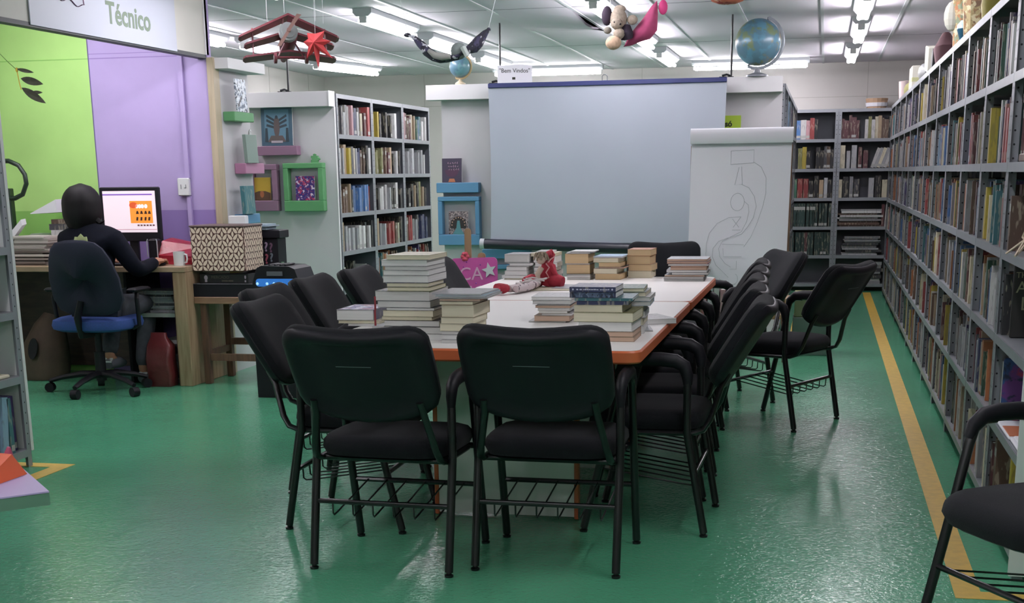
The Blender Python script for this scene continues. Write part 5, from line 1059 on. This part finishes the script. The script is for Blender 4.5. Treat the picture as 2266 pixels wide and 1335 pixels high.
for z, L, dih, y in ((.125,.29,.125,-.13),(.035,.26,.075,-.11),(-.075,.27,.035,-.09)): 
    mb = MB(BF); wing(mb, L, y, y+.10, z, dih); mb.build('wing', M_pr, pl)
for s_ in (-1, 1):
    MB(BF).tube([(s_*.21,-.09,.06),(s_*.212,-.08,-.10)], .0055, 6).build('strut', mat('strut_rose','#8a5a60',.5), pl)
    MB(BF).tube([(s_*.035,-.1,.06),(s_*.03,-.1,.125)], .006, 6).build('strut', mat('strut_rose','#8a5a60',.5), pl)
mb = MB(BF); wing(mb, .10, .22, .27, .01, 0, .006); mb.loft([[(-.004,.22,.01),(.004,.22,.01),(.004,.28,.01),(-.004,.28,.01)],[(-.003,.25,.08),(.003,.25,.08),(.003,.285,.075),(-.003,.285,.075)]]); mb.build('tail', M_pr, pl)
mb = MB(BF); mb.tube([(-.09,-.10,-.115),(.09,-.10,-.115)], .008, 6)
for s_ in (-1, 1): mb.tube([(s_*.075,-.10,-.113),(s_*.03,-.10,-.03)], .005, 6)
mb.build('landing_gear', M_pr, pl)
for s_ in (-1, 1): MB(BF).tube([(s_*.09-.008,-.10,-.118),(s_*.09+.008,-.10,-.118)], .03, 14).tube([(s_*.09-.010,-.10,-.118),(s_*.09+.010,-.10,-.118)], .016, 10, 1).build('wheel', [M_pr, M_pg], pl, True)
cords(pl, [(-.10,-.10,.10),(.0,-.08,.138),(.14,.05,.10),(.17,.10,.09)])
sr = thing('paper_star', 'red folded paper star hanging beside the toy plane', 'ornament', (-2.90, 7.9, 2.075))
mb = MB(); M_star = mat('star_red','#d2464a',.7); spikes = [(48,.085),(132,.075),(4,.095),(175,.075),(-42,.135),(-125,.105),(-85,.155)]
c0 = (-.0,-.035,.0)
pts = []
A = sorted([a % 360 for a, L in spikes if L > 0]); LL = {a % 360: L for a, L in spikes if L > 0}
for i, a in enumerate(A):
    b = A[(i+1) % len(A)]; b = b if b > a else b+360; mid = math.radians((a+b)/2); ar = math.radians(a)
    pts.append((LL[a]*math.cos(ar), 0, LL[a]*math.sin(ar))); pts.append((.05*math.cos(mid), 0, .05*math.sin(mid)))
n = len(pts); vs = pts+[c0, (0,.035,0)]
mb.add(vs, [((i+1) % n, i, n) for i in range(n)]+[(i, (i+1) % n, n+1) for i in range(n)]); mb.build('star', M_star, sr)
MB().tube([(0,0,.04),(-.002,0,ZC-2.075-.002)], .0012, 4).build('cord', M_cord, sr)
# bat-cloth hammock with soft toy
def hammock(name, label, loc, pts, wid, m, axis_y=.0):
    t = thing(name, label, 'toy hammock', loc); mb = MB(); rings = []
    pts = [Vector(p) for p in pts]
    for i, p in enumerate(pts):
        w = wid[i]; tan = (pts[min(i+1,len(pts)-1)]-pts[max(i-1,0)]).normalized(); nrm = Vector((-tan.z,0,tan.x)); 
        if nrm.z < 0: nrm = -nrm
        front = [p+Vector((0,-w*.55,0))*math.sin(a)*1.0 + nrm*(w*(1-math.cos(a))*.8) for a in [k*PI/8 for k in range(-4, 5)]]
        rings.append([tuple(q_) for q_ in front]+[tuple(q_+nrm*.004) for q_ in front[::-1]])
    mb.loft(rings); mb.build('cloth', m, t, 60); return t
M_bat = mat_cover('bat_cloth', '#23222e', ['#b9bac2','#3a3850'], 22, .57, .9)
hm = thing('toy_hammock', 'dark blue and white patterned toy hammock slung from two strings', 'toy hammock', (-2.35, 8.6, 2.06))
LO = [(-.205,.100),(-.171,.085),(-.144,.043),(-.10,-.015),(-.048,-.05),(-.003,-.063),(.049,-.058),(.12,-.045),(.176,-.012),(.232,-.006),(.268,.03),(.295,.08),(.315,.115)]
HI = [(-.20,.108),(-.160,.107),(-.104,.068),(-.06,.03),(-.02,.0),(.02,-.018),(.06,-.02),(.11,-.005),(.158,.022),(.185,.045),(.225,.083),(.275,.118),(.30,.128)]
rings = []
for i, ((x0, z0), (x1, z1)) in enumerate(zip(LO, HI)):
    bu = .045*math.sin(PI*(i+.3)/(len(LO)-.4))+.006
    fr = [(x0+(x1-x0)*t, -bu*math.sin(PI*(.12+.88*t)), z0+(z1-z0)*t) for t in [k/5 for k in range(6)]]; rings.append(fr+[(x, -y+.002, z) for x, y, z in fr[::-1]])
MB().loft(rings).build('cloth', M_bat, hm, 50)
MB().tube([(-.2,0,.108),(-.27,0,.427)], .0016, 5).build('string', M_cord, hm); MB().tube([(.308,0,.122),(.39,0,.427)], .0016, 5).build('string', M_cord, hm)
MB().ell((-.205,0,.108),.026,.018,.014,8,6).ell((.31,0,.122),.014,.012,.014,8,6).build('knot', M_bat, hm, True)
MB().tube([(-.06,-.045,.01),(-.02,-.055,-.02),(.03,-.06,-.03),(.08,-.055,-.03)], [.012,.02,.024,.016], 10).build('cloth_filling', mat('filling_grey','#8b8b86',.9), hm, True)
t = thing('soft_toy', 'grey-green soft toy head resting in the patterned hammock', 'soft toy', (-2.23, 8.6, 2.05)); MB().ell((.0,.0,.015),.052,.05,.05,14,9).build('head', mat('toy_greygreen','#6b7572',.9), t, True); MB().tube([(.065,-.045,-.02),(.038,-.05,.035)], [.016,.018], 8).build('collar', mat('collar_pale','#a9b3ae',.8), t)
# pink hammock with plush bear
hb = thing('toy_hammock', 'pink cloth toy hammock holding a plush bear', 'toy hammock', (-1.22, 8.5, 2.14)); M_hp = mat('hammock_pink','#a8446c',.85,var=.08,vscale=30)
LO = [(.024,-.09),(.068,-.084),(.123,-.064),(.176,-.05),(.194,-.031),(.219,-.003),(.223,.09),(.219,.155)]; HI = [(.03,-.083),(.046,-.047),(.069,-.012),(.098,.021),(.129,.054),(.162,.098),(.190,.135),(.217,.159)]
rings = []
for (x0, z0), (x1, z1), bu in zip(LO, HI, (.012,.03,.05,.062,.065,.055,.03,.006)):
    fr = [(x0+(x1-x0)*t, -bu*math.sin(PI*(.12+.88*t)) , z0+(z1-z0)*t) for t in [k/6 for k in range(7)]]
    rings.append(fr+[(x, -y+.002, z) for x, y, z in fr[::-1]])
MB().loft(rings).build('cloth', M_hp, hb, 50)
MB().tube([(.219,0,.158),(.226,0,.346)], .0018, 5).build('string', M_cord, hb); MB().tube([(-.05,0,.125),(-.085,0,.346)], .0018, 5).build('string', M_cord, hb)
MB().ell((.254,-.0,.122),.027,.018,.042,12,8).build('knot_end', mat('knot_pink','#d0407f',.7), hb, True)
br = thing('plush_bear', 'beige plush bear with a dark cap leaning from the pink hammock', 'soft toy', (-1.22, 8.44, 2.14)); M_pl = mat('plush','#9a8e80',.95,var=.2,vscale=60,bump=.4,bscale=120); M_pl2 = mat('plush_paw','#bda28a',.95,var=.15,vscale=60)
MB().ell((.0,-.0,.058),.052,.05,.062,16,10).ell((-.004,-.045,.03),.036,.028,.03,10,7).build('head', M_pl, br, True)
MB().ell((-.067,-.005,.079),.033,.03,.055,14,9).build('cap', mat('cap_plum','#2c2030',.9), br, True)
for x, z, rx, rz in ((.008,.115,.036,.022),(.082,.052,.032,.028)): MB().ell((x,-.0,z),rx,.018,rz,12,8).build('ear', M_pl, br, True)
for x, z, r_ in ((-.014,.036,.005),(.018,.026,.0085)): MB().ell((x,-.068 if x < 0 else -.06,z),r_,.006,r_*.9,8,6).build('eye', M_black, br, True)
MB().tube([(.04,.01,.02),(.045,.0,-.02),(.05,.01,-.05)], [.03,.042,.035], 12).build('torso', mat('vest_dark','#2b2230',.9), br, True)
MB().ell((.009,-.035,-.025),.034,.03,.032,12,8).build('arm', M_pl, br, True); MB().ell((-.022,-.045,-.075),.047,.04,.04,14,9).build('leg', M_pl2, br, True); MB().ell((-.06,-.02,-.003),.024,.02,.02,10,7).build('paw', mat('paw_grey','#6d6a62',.9), br, True)
# lantern cut by the top of the picture
ln = thing('paper_lantern', 'red and cream round paper lantern cut by the top of the picture', 'ornament', (-.60, 8.6, 2.378))
MB().lathe([(0,-.10),(.05,-.10),(.092,-.085),(.118,-.05),(.125,0),(.11,.06),(.06,.10),(0,.105)], 20).build('shade', mat_cover('lantern_paper','#b5654f',['#c9b7a0','#9a3a34'],12,.55,.8), ln, True); MB().tube([(0,0,.10),(0,0,ZC-2.378-.002)], .0014, 4).build('cord', M_cord, ln)
# globes
def globe(label, loc, r_, tilt, base_m, arm_m, land):
    t = thing('desk_globe', label, 'globe', loc); h = r_*1.28+.03
    m = mat_cover('globe_'+label[:5], '#567788', land, 4.2/(r_/.18), .54, .3)
    MB().ell((0,0,h), r_, r_, r_, 28, 18).build('ball', m, t, True)
    pts = [(r_*1.1*math.sin(a), 0, h+r_*1.1*math.cos(a)) for a in [math.radians(tilt+k*180/14) for k in range(15)]]
    MB().tube(pts, .006 if r_ > .12 else .004, 6, flat=2.2).tube([pts[-1], (pts[-1][0]*.85,0,pts[-1][2]*1.0+r_*.1)], .006, 6).build('meridian_arm', arm_m, t, True)
    MB().lathe([(0,0),(r_*.5,0),(r_*.48,.012),(r_*.16,.03),(r_*.12,h-r_*1.12),(0,h-r_*1.12)], 18).build('base', base_m, t, True)
    for s_ in (1,): MB().ell((r_*1.06*math.sin(math.radians(tilt)),0,h+r_*1.06*math.cos(math.radians(tilt))), .01,.01,.012,8,5).build('pivot', arm_m, t)
    return t
globe('large blue globe on a grey stand on top of the screen wall', (-.54, 11.15, 2.0276), .172, 23, mat('globe_grey','#6c6f76',.4), mat('globe_arm','#9aa0a8',.25,metal=.4), ['#857a58','#6f7d5e','#5a869c'])
globe('small globe on a cream stand behind the patterned hammock', (-2.885, 11.15, 2.0276), .085, 23, mat('globe_cream','#c2b59a',.5), mat('globe_arm2','#b9a37a',.4), ['#7d8a6a','#648f96'])
# ------------------------------------------------------------------ things on top of the aisle bookcase
def atop(y, x=.73): return Matrix.Translation((x, y, 1.981))
M_col = mat_cover('collage','#b3a27c',['#8a7048','#c9c0a4','#7c866c','#a5704e'],16,.54,.8)
simple('collage_sculpture', 'tall paper collage figure in tan and blue on the aisle bookcase', 'sculpture', MB(atop(8.45)).tube([(0,0,0),(0,.02,.12),(-.015,.0,.25),(0,0,.48)], [.07,.075,.07,.05], 14, flat=.9).loft([[(.0,-.09,.05),(.045,-.09,.05),(.045,-.075,.05),(.0,-.075,.05)],[(.01,-.09,.46),(.06,-.09,.46),(.06,-.075,.46),(.01,-.075,.46)]], 1).loft([[(-.075,-.08,.28),(-.045,-.08,.28),(-.045,-.07,.28),(-.075,-.07,.28)],[(-.075,-.08,.46),(-.04,-.08,.46),(-.04,-.07,.46),(-.075,-.07,.46)]], 1).ell((-.075,.0,.17), .045,.03,.08,12,8,2), [M_col, mat('collage_blue','#5a86ab',.6), mat('collage_pale','#b9b8ac',.8)])
simple('collage_sculpture', 'brown and tan paper collage block behind the yellow bag', 'sculpture', MB(atop(7.75)).tube([(0,0,0),(0,0,.2),(0,0,.42)], [.07,.085,.06], 10), mat_cover('collage2','#a3946b',['#6d5642','#c2b894','#8a6a4a'],16,.54,.8))
simple('yellow_bag', 'yellow bag with a dark strap on the aisle bookcase top', 'bag', MB(atop(7.05)).tube([(0,0,0),(0,0,.08),(0,0,.18)], [.05,.06,.045], 10).tube([(-.05,-.05,.14),(0,-.075,.17),(.05,-.05,.16)], .014, 6, 1), [mat('bag_yellow','#b5a650',.5), M_black], smooth=True)
simple('glass_ornament', 'small blue and white glass ornament on the aisle bookcase top', 'ornament', MB(atop(8.15, .695)).lathe([(0,0),(.012,0),(.035,.07),(.034,.09),(.015,.115),(0,.115)], 10).lathe([(.036,.075),(.035,.092),(.016,.117)], 10, 1), [mat('orn_teal','#1f4658',.15), mat('orn_white','#a9c2d0',.15)], smooth=True)
simple('stacked_papers', 'cream box tilted on the aisle bookcase top beside the maroon bag', 'box', MB(Matrix.Translation((.73,10.7,1.981))@Matrix.Rotation(.12,4,'X')).bbox(-.06,.06,-.16,.16,.022,.19), mat('box_cream','#c6c4b8',.6))
simple('maroon_bag', 'maroon cloth bag on the aisle bookcase top beside the cream box', 'bag', MB(atop(9.75)).tube([(0,0,0),(0,0,.1),(.0,.05,.19)], [.06,.08,.03], 9), mat('bag_maroon','#6a4a50',.8), smooth=True)
simple('tape_reel', 'dark round reel standing on the aisle bookcase top', 'reel', MB(atop(10.1, .69)).tube([(-.02,0,.0655),(.02,0,.0655)], .065, 16), mat('reel_dark','#2e2c30',.5), smooth=True)
simple('plastic_bundle', 'pale plastic bundle on the aisle bookcase top', 'bundle', MB(atop(11.6)).ell((0,0,.07),.06,.22,.075,10,7), mat('plastic_pale','#b3b5b3',.35), smooth=True)
simple('cream_carton', 'cream carton with pale green stripe on the aisle bookcase top', 'box', MB(atop(12.6)).bbox(-.06,.06,-.2,.2,0,.18).bbox(-.061,.061,-.201,.201,.05,.09,m=1), [mat('carton_cream','#cdcbbe',.6), mat('carton_green','#b3b586',.6)])
simple('pink_tub', 'pale pink tub near the far end of the aisle bookcase top', 'tub', MB(atop(14.4)).lathe([(0,0),(.06,0),(.07,.17),(0,.18)], 14), mat('tub_pink','#c2b0ae',.6), smooth=True)
simple('yellow_cloth', 'yellow cloth heap on the aisle bookcase top', 'cloth', MB(atop(13.4, .70)).ell((0,0,.04),.04,.2,.06,9,6), mat('cloth_yellow','#bdb87e',.9), smooth=True)
simple('black_cable_roll', 'black coiled cable at the far end of the aisle bookcase top', 'cable', MB(atop(14.75, .70)).tube([(.0,.07*math.cos(a),.083+.07*math.sin(a)) for a in [k*PI/8 for k in range(17)]], .012, 6), M_black, smooth=True)
# ------------------------------------------------------------------ lilac table at the picture edge
lt_ = thing('hexagonal_table', 'low lilac-topped hexagonal table cut by the picture edge', 'table', (-2.72, 3.23, 0)); M_lil = mat('lilac','#b7a3cf',.45)
hx = [(.72*math.cos(a), .36*math.sin(a)*1.6) for a in [k*PI/3 for k in range(6)]]
hx = [(.721,.0),(.355,.40),(-.36,.62),(-.72,.1),(-.5,-.5),(.2,-.55)]
MB().loft([[(a,b,.512) for a,b in hx],[(a,b,.516) for a,b in hx]]).build('lilac_top', M_lil, lt_); MB().loft([[(a,b,.478) for a,b in hx],[(a,b,.511) for a,b in hx]]).build('table_edge', mat('edge_greengrey','#5d7d6a',.5), lt_)
for a_, b_ in ((.5,-.1),(-.5,-.2),(0,.4),(-.05,-.4)): MB().tube([(a_*.9,b_*.9,.478),(a_,b_,.002)], .02, 8).build('leg', M_black, lt_)
simple('orange_paper_toy', 'folded orange paper shape lying on the lilac table', 'paper', MB(Matrix.Translation((-2.24,3.30,.5165))).loft([[(-.14,-.10,0),(.055,-.085,0),(.06,.12,0),(-.14,.16,0)],[(-.14,-.08,.035),(.05,-.075,.015),(.03,.10,.06),(-.14,.14,.06)]]), mat('paper_orange','#d9541f',.55))
simple('pink_eraser', 'small pink rubber toy behind the orange paper', 'toy', MB(Matrix.Translation((-2.30,3.52,.5165))).tube([(0,0,.003),(0,0,.03),(.005,0,.055)], [.014,.015,.005], 8), mat('rubber_pink','#b04a6a',.5), smooth=True)
simple('beige_card', 'beige card at the edge of the lilac table', 'card', MB(Matrix.Translation((-2.13,3.04,.5165))).box(-.2,.03,-.16,.0,0,.002), mat('card_beige','#c2ae97',.7))
